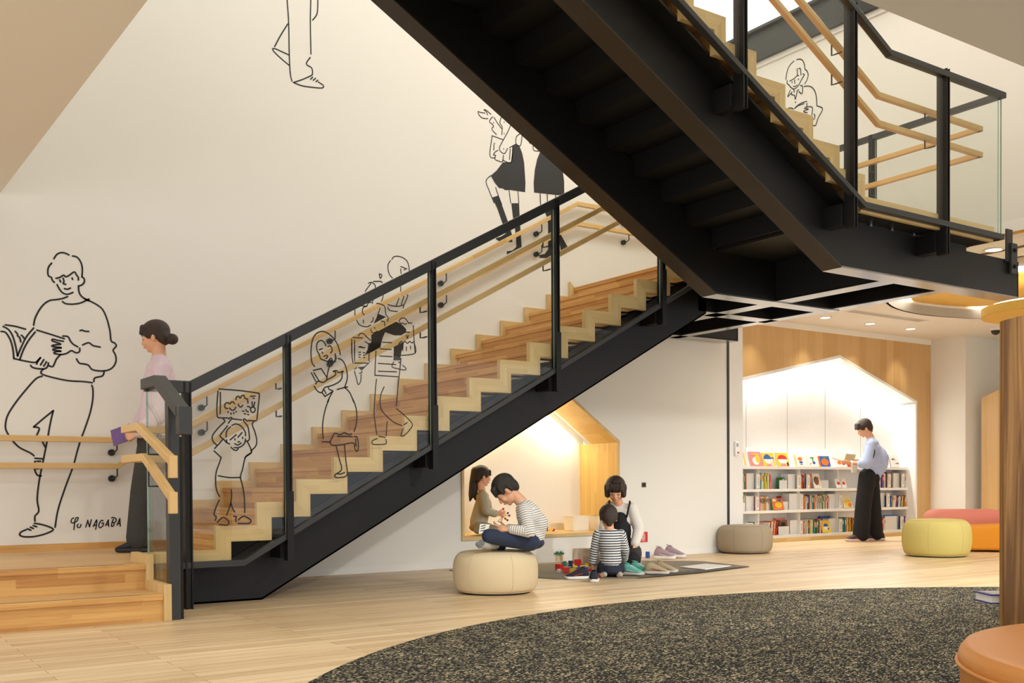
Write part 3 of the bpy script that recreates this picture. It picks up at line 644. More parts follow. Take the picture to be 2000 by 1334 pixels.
mural('mural_drawing', 'big line drawing of a reader with an open book, far left of the wall', [
 A1+([[(468,113),(495,75),(535,60),(575,68),(598,80)], [(630,90),(665,97),(695,130),(712,175),(715,220),(712,270)], [(712,272),(730,285),(732,315),(712,340),(682,350)], [(682,350),(684,390),(700,430),(735,460),(770,478)],
 [(448,152),(425,180),(415,215),(420,260),(445,275),(455,300),(472,318)], [(487,283),(520,275),(553,256),(570,270),(600,258),(645,228),(665,255),(680,275),(680,298)], [(519,298),(523,306),(526,315)], [(626,280),(628,286),(630,293)], [(549,283),(555,310),(550,330),(570,335)], [(560,373),(585,378),(611,368)],
 [(496,338),(515,375),(545,410),(585,422),(633,406)], [(543,486),(570,503),(625,508),(690,500),(740,480),(772,463)], [(587,442),(545,458),(490,468),(435,475),(385,505),(340,560),(305,630),(292,690)],
 [(735,460),(780,480),(850,518),(895,560),(930,640),(955,740),(965,825),(995,845),(1010,870),(983,908),(1003,950),(1008,1000),(985,1050),(940,1080),(870,1088),(800,1075),(770,1040),(735,1028),(690,1020),(665,984)],
 [(695,738),(712,733),(735,742),(770,745)], [(718,862),(770,843),(810,868),(870,880)], [(546,785),(590,790),(610,825),(635,855),(675,878)], [(558,808),(440,770),(320,733)],
 [(550,830),(500,822),(460,812),(452,825),(490,840),(528,855),(490,860),(456,866),(458,876),(535,886),(500,890),(465,898),(466,908),(533,916),(500,918),(475,925),(472,936),(530,945),(580,935),(620,912),(660,930),(690,920),(692,890)],
 [(528,945),(490,985),(460,1048),(425,1042)], [(46,688),(130,700),(221,725)], [(28,702),(75,730),(110,785),(135,870),(152,958)], [(10,745),(50,755),(90,820),(112,900),(120,980)], [(152,958),(185,880),(230,790),(292,715)], [(172,988),(205,900),(250,820),(305,750)],
 [(120,980),(200,998),(300,1014),(335,990),(355,968),(330,1000),(318,1028)], [(132,744),(150,765),(155,785),(172,800),(180,835)], [(185,778),(200,790),(208,805)], [(380,990),(368,1010),(352,1035)], [(403,1008),(392,1028),(380,1045)], [(420,1018),(415,1045),(390,1068),(330,1068),(285,1058),(266,1040)],
 [(375,1072),(355,1100),(380,1122),(480,1150),(600,1173),(720,1180),(800,1190)], [(905,1090),(890,1130),(825,1148),(815,1180)]],),
 B1+([[(322,58),(275,78),(200,160),(120,260),(60,355),(42,430),(50,480),(95,550),(150,605),(230,645),(260,668)], [(703,128),(712,160),(710,240),(690,340),(650,460),(620,540),(590,640),(560,750),(500,910),(445,1080),(422,1215)],
 [(408,322),(330,385),(258,447)], [(258,447),(300,457),(282,510)], [(408,322),(385,420),(360,560),(330,710),(300,860),(285,1000),(297,1090),(268,1130),(268,1168)], [(300,530),(325,560),(345,600)],
 [(268,687),(325,691)], [(283,710),(310,710)], [(268,710),(266,770),(285,815),(315,822)], [(275,765),(295,767)], [(264,1185),(340,1200),(408,1232),(350,1265),(260,1287),(180,1288),(150,1272),(165,1250),(200,1235)],
 [(210,1228),(235,1238)], [(233,1215),(255,1225)], [(255,1203),(280,1212)]],)], wid=.0135)
mural('signature', 'small handwritten black signature painted low on the wall beside the big reader drawing', [(130, 1000, 16.67, [
 [(232,190),(180,220),(145,290),(155,340),(210,358),(280,330),(340,290),(375,220),(370,180),(320,185),(285,240),(265,330),(250,450),(238,575)], [(375,395),(345,440),(355,490),(400,510),(450,480),(465,405)],
 [(622,490),(690,285),(688,290),(745,470),(750,468),(805,250)], [(865,475),(970,265),(985,300),(970,430),(948,565)], [(890,440),(970,420)], [(1185,290),(1150,270),(1090,320),(1050,420),(1060,490),(1100,510),(1170,460),(1205,365),(1140,365)],
 [(1265,445),(1355,270),(1356,280),(1370,470)], [(1300,410),(1370,395)], [(1465,190),(1530,175),(1610,230),(1600,310),(1540,345),(1500,335)], [(1525,230),(1480,340),(1460,450),(1490,470),(1540,430),(1545,350)], [(1640,430),(1730,225),(1731,240),(1745,460)], [(1670,380),(1740,370)]])], wid=.0095, cat='signature')
mural('mural_drawing', 'line drawing of a child holding a big picture book overhead printed on the guard glass', [(400, 745, 8.892, [
 [(245,132),(500,150),(700,170),(940,205)], [(940,205),(945,260),(925,450),(905,660)], [(228,170),(215,330),(208,480),(215,590),(245,630),(400,635)], [(268,190),(270,380),(265,560)], [(480,650),(640,670)], [(760,680),(895,685)],
 [(540,320),(545,280),(580,255),(612,290),(640,250),(680,245),(695,290),(740,310),(748,375)], [(515,385),(490,358),(455,365),(432,390),(400,370),(360,380),(345,420),(355,460),(395,470)], [(430,465),(465,498),(505,495),(540,450)], [(578,400),(605,440),(635,440),(655,415)],
 [(795,256),(870,256)], [(838,292),(855,295)], [(820,355),(825,430)], [(865,360),(850,430)], [(840,440),(870,470),(865,520),(830,540),(800,515),(795,470),(840,440)], [(740,435),(770,440),(795,465)],
 [(400,525),(405,540)], [(452,550),(455,570)], [(500,540),(502,560)], [(538,520),(545,530)], [(655,515),(680,520)], [(685,560),(708,565)], [(745,570),(760,580)], [(712,490),(730,520),(755,530)],
 [(320,655),(345,695),(260,780),(180,870),(130,950),(135,1020),(165,1070),(215,1110)], [(410,725),(440,680),(470,640),(450,625),(415,650)], [(395,770),(330,850),(265,945),(330,1010),(375,1060),(430,1085)], [(310,1010),(240,1090),(170,1165)],
 [(740,690),(680,650),(680,700),(740,770),(765,880),(770,1010),(720,1040)], [(845,700),(825,760),(870,880),(900,1020),(885,1120),(820,1190)], [(735,1040),(780,1130),(810,1230),(720,1300),(695,1334)],
 [(470,765),(530,740),(600,755),(660,810),(700,880),(708,945)], [(445,790),(390,840),(372,900),(370,965)], [(440,1015),(545,925)], [(575,970),(645,890)], [(522,995),(524,1018)], [(655,970),(657,990)], [(575,1050),(600,1045)], [(520,1080),(570,1105),(630,1070)],
 [(708,1000),(690,1070),(640,1125),(570,1150),(510,1150)], [(455,1145),(500,1185),(545,1198),(580,1170)], [(375,1015),(380,1050)]]),
 (400, 880, 8.3375, [[(150,5),(265,115)], [(265,115),(230,220),(190,330),(175,440),(178,570),(200,670),(240,750)], [(750,0),(755,35),(670,95),(640,180),(615,300),(580,430),(610,560),(640,740),(650,1010)], [(220,412),(400,440),(580,438)],
 [(430,640),(435,740),(415,880),(355,1050)], [(425,860),(450,940),(485,1000)], [(235,805),(180,930),(150,1040),(185,1075),(170,1135)], [(205,1170),(260,1110),(310,1090),(370,1130),(390,1175),(370,1210),(300,1212),(235,1200)],
 [(470,1070),(515,1080),(500,1120),(510,1155)], [(545,1130),(600,1085),(645,1070),(720,1110),(752,1145),(720,1185),(640,1190),(540,1187)]])], wid=.0096, val=YG-.0063, group='line drawings printed on the stair glass')
mural('mural_drawing', 'line drawing of a long-haired woman in a skirt reading, printed on the guard glass', [(595, 635, 8.892, [
 [(172,718),(130,660),(112,560),(110,440),(125,300),(165,190),(240,125),(330,112),(420,155),(510,240),(570,340),(600,430),(618,515)], [(370,360),(330,290),(275,268),(225,300),(207,360),(215,440),(255,520),(275,580),(330,610),(390,630)], [(405,375),(440,360),(470,400),(475,450),(450,485)],
 [(255,425),(305,410)], [(300,470),(312,490)], [(330,545),(385,525),(395,560),(370,580)], [(525,500),(545,580),(500,640)], [(400,640),(455,575),(480,620)], [(435,705),(405,800),(380,945)], [(585,580),(650,610),(700,690),(735,820),(738,930),(700,1070)], [(565,1118),(650,1095),(745,1073)],
 [(150,788),(285,755)], [(285,755),(380,900)], [(115,830),(190,975)], [(160,825),(245,965)], [(190,1020),(230,975),(320,995),(400,945),(530,870),(530,810),(490,808),(550,790),(590,825),(670,800),(650,830),(645,920),(590,990),(470,1050),(350,1085),(300,1165),(250,1165),(200,1120),(165,1060)],
 [(300,1170),(350,1240)], [(350,1240),(430,1190),(490,1145),(430,1120),(410,1085)], [(340,1130),(370,1190)], [(490,1145),(440,1240),(395,1334)], [(690,1080),(780,1170),(850,1334)]]),
 (595, 780, 8.3375, [[(395,0),(345,130),(305,300),(290,450),(300,640)], [(785,0),(830,120),(850,260),(840,400),(805,520)], [(285,690),(410,697)], [(410,697),(450,620),(490,555),(580,575),(640,545),(730,575),(760,560)], [(535,605),(700,605),(775,610)],
 [(410,697),(450,745),(600,740),(790,710),(815,800),(848,850),(872,800),(870,700),(850,615),(805,612)], [(830,650),(835,760)], [(512,760),(560,960),(600,1140),(500,1225),(500,1265),(570,1275),(690,1230),(670,1000),(648,745)], [(540,1215),(590,1215),(650,1190)]])],
 fills=[(595, 635, 8.892, [(450+50*math.cos(k*.5236), 655+50*math.sin(k*.5236)) for k in range(12)])], wid=.0096, val=YG-.0063, group='line drawings printed on the stair glass')
H4 = (680, 490, 6.667); I4 = (680, 670, 6.353)
H4 = (680, 490, 6.667); I4 = (680, 670, 6.353)
mural('mural_drawing', 'line drawing of a round-haired woman in black trousers on the wall behind the handrails', [
 H4+([[(568,110),(600,75),(660,72),(730,100),(775,150),(795,240)], [(550,128),(520,180),(522,260),(545,320),(575,352)], [(685,205),(765,235)], [(683,235),(688,295)], [(725,250),(745,240)], [(795,240),(792,300),(775,345),(770,380),(700,395),(665,430)], [(405,300),(438,315),(418,360),(405,300)], [(262,420),(310,410),(345,440),(352,465),(350,520),(345,565),(330,620),(312,685)], [(330,398),(425,398),(443,415)], [(295,425),(220,528)], [(455,505),(455,555),(450,610),(432,660)], [(640,415),(680,460),(683,535)], [(660,620),(625,715)], [(725,590),(690,700)], [(765,575),(775,590),(720,715)], [(515,700),(600,720),(670,720),(720,705),(715,745)], [(515,735),(540,775),(640,790)], [(415,745),(385,840)]],),
 I4+([[(565,235),(545,270),(550,300),(620,320),(700,335),(715,315),(675,275)], [(625,235),(640,240),(650,270)], [(105,305),(80,325)], [(78,350),(100,430),(125,515),(155,470),(160,390)], [(140,375),(170,365),(165,350)]],)],
 fills=[H4+([(455,560),(480,500),(560,460),(640,435),(645,460),(560,490),(500,530)],), H4+([(390,820),(495,860),(330,950)],),
 H4+([(470,985),(620,920),(700,960),(755,1020),(755,1060),(690,1100),(600,1100),(480,1060),(450,1130),(420,1240),(300,1334),(240,1334),(300,1180),(300,1070),(400,1040)],),
 I4+([(250,0),(410,0),(400,60),(350,90),(250,130),(200,160),(240,80)],), I4+([(200,290),(330,180),(170,340),(115,300)],), I4+([(565,0),(690,0),(660,110),(645,215),(560,215),(565,110)],)], wid=.0095)
mural('mural_drawing', 'line drawing of a curly-haired man in a striped shirt, printed on the guard glass', [
 H4+([[(105,712),(245,720)], [(300,670),(260,680),(240,720),(195,740),(185,800),(208,835)], [(85,740),(88,835)], [(110,905),(150,965),(240,990),(290,965)], [(195,900),(200,940)], [(325,870),(320,910),(295,930)], [(370,685),(410,690),(470,720),(485,790),(490,830),(518,870),(510,920)], [(430,915),(470,925),(475,975)], [(340,1000),(350,1010)], [(295,1020),(300,1050),(330,1070),(380,1045)], [(60,1128),(185,1135)], [(135,1110),(150,1080),(200,1080),(240,1120),(290,1165)], [(218,1180),(290,1230)], [(140,1255),(165,1247),(185,1258),(215,1262)], [(45,1150),(45,1334)], [(82,1160),(82,1334)], [(660,915),(690,880),(740,880),(785,940)], [(665,930),(690,945),(710,940),(730,955),(760,950)], [(780,940),(830,940)], [(845,970),(860,1200),(870,1334)], [(755,1060),(800,1058)], [(660,1210),(690,1180),(710,1200),(740,1180),(770,1205),(800,1180),(830,1200),(850,1185)], [(755,1250),(758,1300)], [(810,1240),(812,1280)], [(715,1200),(710,1300)], [(755,1100),(770,1140),(780,1100)], [(445,1190),(565,1195)], [(415,1275),(560,1285)]],),
 I4+([[(45,0),(45,150),(60,245)], [(78,0),(80,220)], [(78,248),(250,250)], [(258,120),(258,225)], [(130,45),(165,55),(205,60)], [(130,115),(155,115)], [(185,120),(205,122)], [(130,145),(155,145)], [(185,150),(205,152)], [(130,175),(150,177)], [(190,178),(205,182)], [(390,160),(545,170)], [(372,252),(590,268)], [(375,350),(600,358)], [(345,100),(335,250),(330,400)], [(330,400),(480,410),(620,420)], [(655,190),(640,330),(615,560),(598,780)], [(350,450),(335,600),(322,850),(335,1000),(355,1135)], [(445,545),(405,640),(395,750),(420,840),(500,930),(580,990),(665,1025)], [(600,815),(700,900),(795,1005),(760,1080),(690,1150),(655,1145),(680,1065)], [(692,1015),(732,985)], [(482,975),(470,1155)], [(380,1155),(458,1172)], [(360,1185),(305,1210),(295,1240),(330,1258),(465,1252),(465,1195)], [(660,155),(830,125),(820,0)]],)], wid=.0080, val=YG-.0063, group='line drawings printed on the stair glass')
J5 = (920, 200, 6.67); K5 = (940, 370, 8.894)
mural('mural_drawing', 'line drawing of a girl in a black skirt and knee socks hugging a book', [
 J5+([[(180,140),(120,130),(92,120),(105,165),(150,205),(218,212)], [(258,155),(200,105),(168,95),(200,125),(215,165)], [(280,188),(240,248),(292,305),(272,350),(330,418)], [(288,262),(294,270)], [(300,198),(345,270),(395,340)], [(397,180),(375,265),(405,320),(400,420)], [(430,255),(432,262)], [(430,403),(432,410)], [(424,605),(426,612)],
 [(520,290),(470,400),(420,490),(368,605),(432,668),(475,600)], [(275,435),(340,458),(415,487)], [(275,435),(245,690),(310,725)], [(305,530),(295,570),(300,590),(292,620)], [(350,625),(310,650),(292,685),(320,690),(310,740),(360,765),(410,770),(420,690)], [(500,590),(590,540)], [(645,405),(590,450),(588,540),(645,560),(665,415)], [(543,575),(520,780),(410,750)], [(510,610),(500,745)],
 [(255,955),(195,1025),(235,1150),(300,1310)], [(320,1110),(355,1215),(400,1330)], [(495,1145),(515,1310)], [(610,1160),(622,1310)]],)],
 fills=[J5+([(545,570),(590,548),(630,570),(665,660),(690,780),(700,920),(708,1050),(703,1170),(600,1155),(500,1140),(445,1145),(410,1120),(365,1118),(310,1050),(255,955),(330,890),(415,780),(520,780)],),
 K5+([(190,140),(295,105),(380,330),(455,540),(490,640),(530,780),(540,915),(480,915),(440,880),(320,905),(255,870),(255,845),(340,820),(420,770),(410,690),(370,600),(280,340)],),
 K5+([(520,240),(655,240),(665,440),(680,700),(700,1000),(600,1050),(445,1130),(440,1075),(540,1060),(605,1000),(605,850),(580,650),(550,490)],)], wid=.0095)
mural('mural_drawing', 'painted black skirt, thin legs and boots of a figure half hidden by the upper stair', [
 J5+([[(750,500),(765,530),(800,543)], [(808,555),(818,625),(895,635)], [(900,1190),(905,1334)], [(990,1200),(995,1290)], [(1100,1210),(1100,1260)]],), K5+([[(1145,90),(1150,230),(1160,330)], [(1290,100),(1290,200)], [(1020,90),(1028,260)]],)],
 fills=[J5+([(900,640),(1050,645),(1140,740),(1195,900),(1212,1030),(1213,1200),(1140,1210),(1000,1195),(820,1175),(815,1050),(830,880),(860,740)],),
 K5+([(1085,360),(1160,340),(1225,350),(1330,700),(1390,800),(1500,1000),(1380,1070),(1360,930),(1290,1000),(1230,1160),(1120,1195),(1010,1190),(1000,1140),(1100,1120),(1160,1040),(1160,600),(1140,480)],)], wid=.0095)
mural('mural_drawing', 'line drawing of trouser legs and a pointed shoe stepping down high on the wall', [(500, 0, 2.667, [
 [(160,-60),(162,0),(170,120),(173,280),(178,380),(187,422)], [(286,-60),(285,0),(283,120),(286,282)], [(323,-60),(322,0),(318,70),(295,105)], [(165,125),(125,190),(97,243)], [(172,287),(125,265),(95,253),(88,262),(125,300),(172,340)], [(282,300),(262,333),(290,355),(294,385),(285,395),(240,415),(195,430)],
 [(195,430),(240,447),(300,456),(345,458),(350,445),(325,428)], [(284,413),(295,402)], [(298,418),(310,408)], [(312,426),(322,418)]])], wid=.0115)
mural('mural_drawing', 'line drawing of a bob-haired reader on the wall beyond the landing', [(1520, 100, 7.85, [
 [(242,152),(180,215),(140,300),(118,435)], [(285,130),(335,122),(380,150),(405,220),(412,275),(445,310),(460,370),(440,440),(408,500)], [(290,270),(290,370),(235,425),(178,460)], [(290,373),(315,375)], [(315,268),(340,270),(350,365)], [(380,350),(400,365),(360,430),(320,510),(280,560),(240,580),(200,560),(160,515),(135,490),(140,450)],
 [(252,440),(255,495)], [(310,425),(312,440)], [(213,470),(214,485)], [(235,540),(265,540),(288,518)], [(240,585),(245,630)], [(185,600),(145,700),(210,630)], [(210,630),(205,665),(250,680),(262,740),(285,650),(290,610),(315,590)], [(340,530),(370,535),(368,650),(318,620)], [(262,780),(268,788)],
 [(395,543),(450,535),(510,550),(560,610),(585,700),(595,840)], [(595,840),(680,885),(610,1030),(575,1135),(540,1138)], [(250,880),(300,830),(370,790),(438,770)], [(250,880),(310,835),(395,805)], [(440,800),(440,850)], [(420,858),(520,860),(518,975)], [(400,875),(465,890),(400,910),(395,930),(445,945)], [(150,880),(190,870),(230,885)], [(550,965),(565,1000),(545,1050)]])], plane='x', val=XR, wid=.012)

# small fixtures on the white wall
it = thing('intercom_panel', 'small white wall intercom with a red button by the shelf niche', 'intercom', (9.015, YW, 1.2))
c = at(1437, 876, 'y', YW-.005)
obj('case', MB().box(c.x-.032, c.x+.032, YW-.03, YW-.005, c.z-.085, c.z+.085), M['shelfw'], it, bevel=.006)
obj('button', MB().tube([(c.x+.012, YW-.034, c.z-.05), (c.x+.012, YW-.03, c.z-.05)], .012, 14), mat('red_button', srgb(190, 40, 40), .4), it)
obj('screen', MB().box(c.x-.016, c.x+.018, YW-.0315, YW-.03, c.z+.02, c.z+.06), mat('grey_screen', srgb(160, 170, 178), .2), it)
ou = thing('wall_socket', 'tiny square dark brown wall fitting on the white wall above the red sign', 'wall socket', (7.58, YW, .79))
c = at(1257, 947, 'y', YW)
obj('plate', MB().box(c.x-.028, c.x+.028, YW-.01, YW, c.z-.026, c.z+.026), mat('brown_plate', srgb(70, 34, 28), .4), ou, bevel=.002)
obj('switch', MB().box(c.x-.010, c.x+.010, YW-.014, YW-.01, c.z-.012, c.z+.012), M['steel'], ou)
sg = thing('red_sign', 'small square red fire-equipment sign with white lettering low on the wall', 'sign', (7.57, YW, .2))
c = at(1256, 1050, 'y', YW); red = mat('sign_red', srgb(205, 40, 38), .5)
obj('sign_plate', MB().box(c.x-.09, c.x+.062, YW-.006, YW, c.z-.05, c.z+.062), red, sg)
m = MB(); y0 = YW-.0075
def q2(x0, x1, z0, z1): m.box(c.x+x0, c.x+x1, y0, y0+.001, c.z+z0, c.z+z1)
for dz in (.024, -.022):     # two stacked characters drawn with bars
    for z in (-.016, .0, .014): q2(-.022, .022, dz+z, dz+z+.004)
    for x in (-.022, -.002, .018): q2(x, x+.004, dz-.016, dz+.018)
q2(-.032, .032, -.001, .003)
obj('lettering', m, M['shelfw'], sg)

# ================================================================== BOOK NICHE
bn = thing('shelf_niche', 'tall white house-shaped book niche lined with shelves and lit from above', 'bookshelf', (12, YB, 0)); bn['kind'] = 'structure'
NB0, NB1, NYB = 9.3, 13.91, 9.90
obj('back_panel', MB().box(NB0-.1, NB1+.05, NYB, NYB+.03, 0, 2.9), M['shelfw'], bn)
jx = [10.653, 11.464+.02, 12.305, 13.179]
mb = MB()
for x in (9.83, 10.653, 11.484, 12.305, 13.12): mb.box(x-.0025, x+.0025, NYB-.002, NYB, 1.02, 2.9)
obj('panel_joint', mb, mat('panel_joint_grey', srgb(150, 148, 140), .8), bn)  # thin grey lines along the panel joints
obj('jamb', MB().box(NB1, NB1+.04, YB-.004, NYB, .02, 1.99), M['shelfw'], bn)
obj('roof_lining', MB().prism([(NB1+.04, 1.99), (NB1+.04, 2.03), (12.137, 2.611), (12.137, 2.571)], 'y', YB-.004, 9.80), M['shelfw'], bn)
obj('roof_lining', MB().prism([(NB0, 1.955), (NB0, 2.0), (10.163, 2.19), (12.137, 2.611), (12.137, 2.571), (10.163, 2.143)], 'y', YB-.004, 9.80), M['shelfw'], bn)
obj('roof_cap', MB().prism([(NB1+.04, 2.1), (NB1+.04, 2.14), (12.137, 2.72), (NB0, 2.14), (NB0, 2.1), (12.137, 2.68)], 'y', YB+.03, NYB), M['shelfw'], bn)
for (xa, za, xb, zb) in ((10.2, 2.17, 12.1, 2.585), (12.17, 2.585, 13.88, 2.02)):
    L = math.hypot(xb-xa, zb-za); an = math.degrees(math.atan2(zb-za, xb-xa))
    o = area('shelf_led', ((xa+xb)/2, 9.85, (za+zb)/2+.02), (0, 0, 0), L, .04, 30, (1, .97, .92)); o.rotation_euler = (R_(-4), R_(-an), 0)
ST = [1.026, .719, .427, .084]
SY0 = 9.615
for i, z in enumerate(ST):
    obj('shelf_board', MB().box(NB0, NB1-.02, SY0, NYB, z-.036, z), M['shelfw'], bn, bevel=.002)
obj('side_upright', MB().box(NB1-.02, NB1-.002, SY0+.03, NYB, .05, .99), M['shelfw'], bn)
m = MB()
for x in (10.653, 11.484, 12.305, 13.12): m.box(x-.008, x+.008, SY0+.05, NYB, .05, .99)
for i, x in enumerate((10.653, 11.484, 12.305, 13.12)):
    obj('divider', MB().box(x-.008, x+.008, SY0+.06, NYB, .05, .99), M['shelfw'], bn)
obj('plinth', MB().box(NB0, NB1, YB+.02, SY0+.03, 0, .05), M['trimH'], bn)
# --- books
rnd = random.Random(5)
PAL = {'red': (204, 48, 42), 'orange': (232, 118, 40), 'yellow': (236, 200, 60), 'lime green': (186, 200, 60), 'green': (60, 140, 80), 'teal': (60, 150, 160), 'blue': (50, 90, 170), 'pale blue': (150, 190, 215), 'white': (236, 234, 228), 'cream': (226, 214, 186), 'pink': (232, 140, 140), 'brown': (130, 84, 54), 'black': (40, 38, 40), 'grey': (170, 170, 168), 'purple': (110, 80, 140)}
BM = {k: mat('cover_'+k.replace(' ', '_'), srgb(*c), .45) for k, c in PAL.items()}
PAGES = mat('book_pages', srgb(240, 236, 222), .8)
def upright_book(x, ys, zs, t, h, d, colr, lean=0, group='', label='', rect=False):
    o = thing('book', label, 'book', (x, ys, zs), group)
    o.rotation_euler = (0, lean, 0)
    c = .0018
    # spine faces -y (to the room)
    m = MB().box(x, x+c, ys, ys+d, zs, zs+h).box(x+t-c, x+t, ys, ys+d, zs, zs+h).box(x, x+t, ys, ys+c*1.3, zs, zs+h)
    obj('cover', m, BM[colr], o)
    obj('page_block', MB().box(x+c, x+t-c, ys+c*1.3, ys+d-.004, zs+.003, zs+h-.003), PAGES, o)
    c2 = rnd.choice(['white', 'yellow', 'black', 'red', 'white'])
    if c2 == colr: c2 = 'white' if colr != 'white' else 'grey'
    if t > .007: obj('spine_title', MB().box(x+t*.25, x+t*.75, ys-.0006, ys, zs+h*rnd.uniform(.45, .6), zs+h*.85), BM[c2], o)
    return o
def xu(u, y=SY0+.03): return at(u, 950, 'y', y).x
ORD = ['first', 'second', 'third', 'fourth', 'fifth', 'sixth', 'seventh', 'eighth', 'ninth', 'tenth', 'eleventh', 'twelfth', 'thirteenth', 'fourteenth', 'fifteenth', 'sixteenth', 'seventeenth', 'eighteenth', 'nineteenth', 'twentieth']
def run(u0, u1, zs, h, cols, where, group, lean=0):
    """row of thin spines between two photo columns"""
    xa, xb = xu(u0), xu(u1); n = len(cols); t = (xb-xa)/n
    for i, c in enumerate(cols):
        hh = h*rnd.uniform(.9, 1.04); dpt = rnd.uniform(.17, .21)
        ln = lean*(.5+.5*i/n)
        upright_book(xa+t*i, SY0+.025+rnd.uniform(0, .02), zs, t*.88, hh, dpt, c, ln, group, 'thin %s book, %s from left %s' % (c, ORD[i], where))
def divider(u0, u1, zs, h, label, low=None):
    """white index holder: side plate, back and printed index strip"""
    xa, xb = xu(u0), xu(u1); o = thing('index_holder', label, 'book holder', (xa, SY0+.05, zs), 'white index holders between the books')
    obj('holder_plate', MB().box(xa, xb-.03, SY0+.10, SY0+.104, zs, zs+h).box(xa, xa+.004, SY0+.10, SY0+.22, zs, zs+h), M['shelfw'], o)
    obj('index_card', MB().box(xb-.055, xb, SY0+.03, SY0+.055, zs, zs+h), BM['white'], o)
    m = MB(); cx = xb-.028
    for k in range(5): m.box(cx-.008, cx+.008, SY0+.029, SY0+.03, zs+h*(.25+.11*k), zs+h*(.25+.11*k)+.010)
    obj('index_text', m, BM['black'], o)
    obj('index_mark', MB().box(xb-.05, xb-.005, SY0+.029, SY0+.03, zs+.004, zs+.014).box(xb-.05, xb-.005, SY0+.029, SY0+.03, zs+h-.012, zs+h-.004), BM['pink'], o)
    return o
def bookend(u0, u1, zs, h, label):
    xa, xb = xu(u0), xu(u1); o = thing('bookend', label, 'bookend', (xa, SY0+.1, zs), 'low white bookends on the shelves')
    obj('plate', MB().box(xa, xb, SY0+.10, SY0+.104, zs, zs+h), M['shelfw'], o, bevel=.001); obj('foot', MB().box(xa, xb, SY0+.05, SY0+.10, zs, zs+.003), M['shelfw'], o)
def face_book(u0, u1, vt, vb, zs, bgc, art, label, group='picture books displayed face out on the top shelf', stand=True, zoff=0, spine=None):
    """picture book standing on a slant easel, cover to the room"""
    ys = SY0+.035; xa, xb = xu(u0, ys), xu(u1, ys); w = xb-xa; a = R_(16)
    hpx = abs(at(u0, vt, 'y', ys+.04).z-at(u0, vb, 'y', ys).z); h = hpx/math.cos(a)
    o = thing('picture_book', label, 'book', (xa, ys, zs), group)
    X = Vector((1, 0, 0)); Zv = Vector((0, math.sin(a), math.cos(a))); Nn = Vector((0, -math.cos(a), math.sin(a)))
    B = Vector((xa, ys, zs+.004))
    def quad(mb, x0, x1, z0, z1, off0, off1):
        c = B+X*(w*(x0+x1)/2)+Zv*(h*(z0+z1)/2)+Nn*((off0+off1)/2); mb.obox(c, X*(w*(x1-x0)/2), Zv*(h*(z1-z0)/2), Nn*((off1-off0)/2)); return mb
    obj('cover', quad(quad(MB(), 0, 1, 0, 1, .010, .012), 0, 1, 0, 1, -.001, .001), BM[bgc] if isinstance(bgc, str) else bgc, o)
    obj('page_block', quad(MB(), .01, .98, .01, .99, .001, .010), PAGES, o)
    if spine: obj('spine', quad(MB(), -.03, .03, 0, 1, -.001, .0125), BM[spine], o)
    for (kind, colr, cx, cz, rx, rz) in art:
        mb = MB(); c = B+X*(w*cx)+Zv*(h*cz)+Nn*.0121; nn = 20; e = .0004+.0003*len([1 for q in o.children])
        if kind == 'o': vs = [c+Nn*e+X*(w*rx*math.cos(t))+Zv*(h*rz*math.sin(t)) for t in [2*math.pi*k/nn for k in range(nn)]]; mb.add(vs, [tuple(range(nn))])
        elif kind == 'd': vs = [c+Nn*e+X*(w*rx*math.cos(t))+Zv*(h*rz*math.sin(t)) for t in [math.pi*k/nn for k in range(nn+1)]]; mb.add(vs, [tuple(range(nn+1))])
        else: mb.add([c+Nn*e+X*(w*i*rx)+Zv*(h*j*rz) for i, j in ((-1, -1), (1, -1), (1, 1), (-1, 1))], [(0, 1, 2, 3)])
        obj('cover_art', mb, BM[colr], o)
    if stand:
        s = thing('display_stand', 'white display stand under the '+' '.join(label.split()[:9]).rstrip(','), 'display stand', (xa-.02, ys, zs), 'white slanted stands on the top shelf')
        hz = .26
        t2 = math.tan(a)
        obj('side', MB().prism([(ys-.004, zs), (ys+.10, zs), (ys+.10, zs+.06), (ys+hz*t2+.01, zs+hz), (ys+hz*t2-.0, zs+hz)], 'x', xa-.016, xa-.013), M['shelfw'], s)
        c = Vector(((xa+xb)/2, ys, zs))+Zv*(hz/math.cos(a)/2)-Nn*.004
        obj('back_plate', MB().obox(c, X*((w+.022)/2), Zv*(hz/math.cos(a)/2), Nn*.0015), M['shelfw'], s)
    return o
T = ST[0]
face_book(1446, 1457, 884, 911, T, 'white', [('q', 'yellow', .85, .5, .12, .5)], 'white picture book with a yellow edge, leftmost on the top shelf')
face_book(1466, 1489, 883.7, 911.5, T, 'pink', [('o', 'white', .5, .35, .3, .28), ('o', 'yellow', .68, .5, .2, .3), ('q', 'yellow', .5, .82, .3, .04)], 'pink picture book with a pale animal on its cover')
face_book(1491, 1514, 886, 911.8, T, 'yellow', [('o', 'white', .5, .42, .36, .27), ('d', 'blue', .42, .52, .32, .36), ('q', 'blue', .8, .6, .16, .05), ('q', 'pink', .5, .08, .22, .08), ('o', 'cream', .75, .2, .12, .2)], 'yellow picture book with a child in a blue cap')
face_book(1518, 1542, 886, 912, T, 'yellow', [('o', 'white', .5, .42, .36, .27), ('d', 'red', .5, .52, .38, .32), ('q', 'pink', .5, .10, .22, .10), ('q', 'black', .85, .15, .07, .14)], 'yellow picture book with a child in a red hat')
face_book(1554, 1574, 889, 912, T, 'white', [('o', 'orange', .52, .62, .22, .16), ('q', 'blue', .55, .34, .16, .09), ('q', 'black', .55, .15, .12, .03), ('q', 'yellow', .05, .5, .05, .5)], 'white picture book with an orange-headed figure and yellow edge')
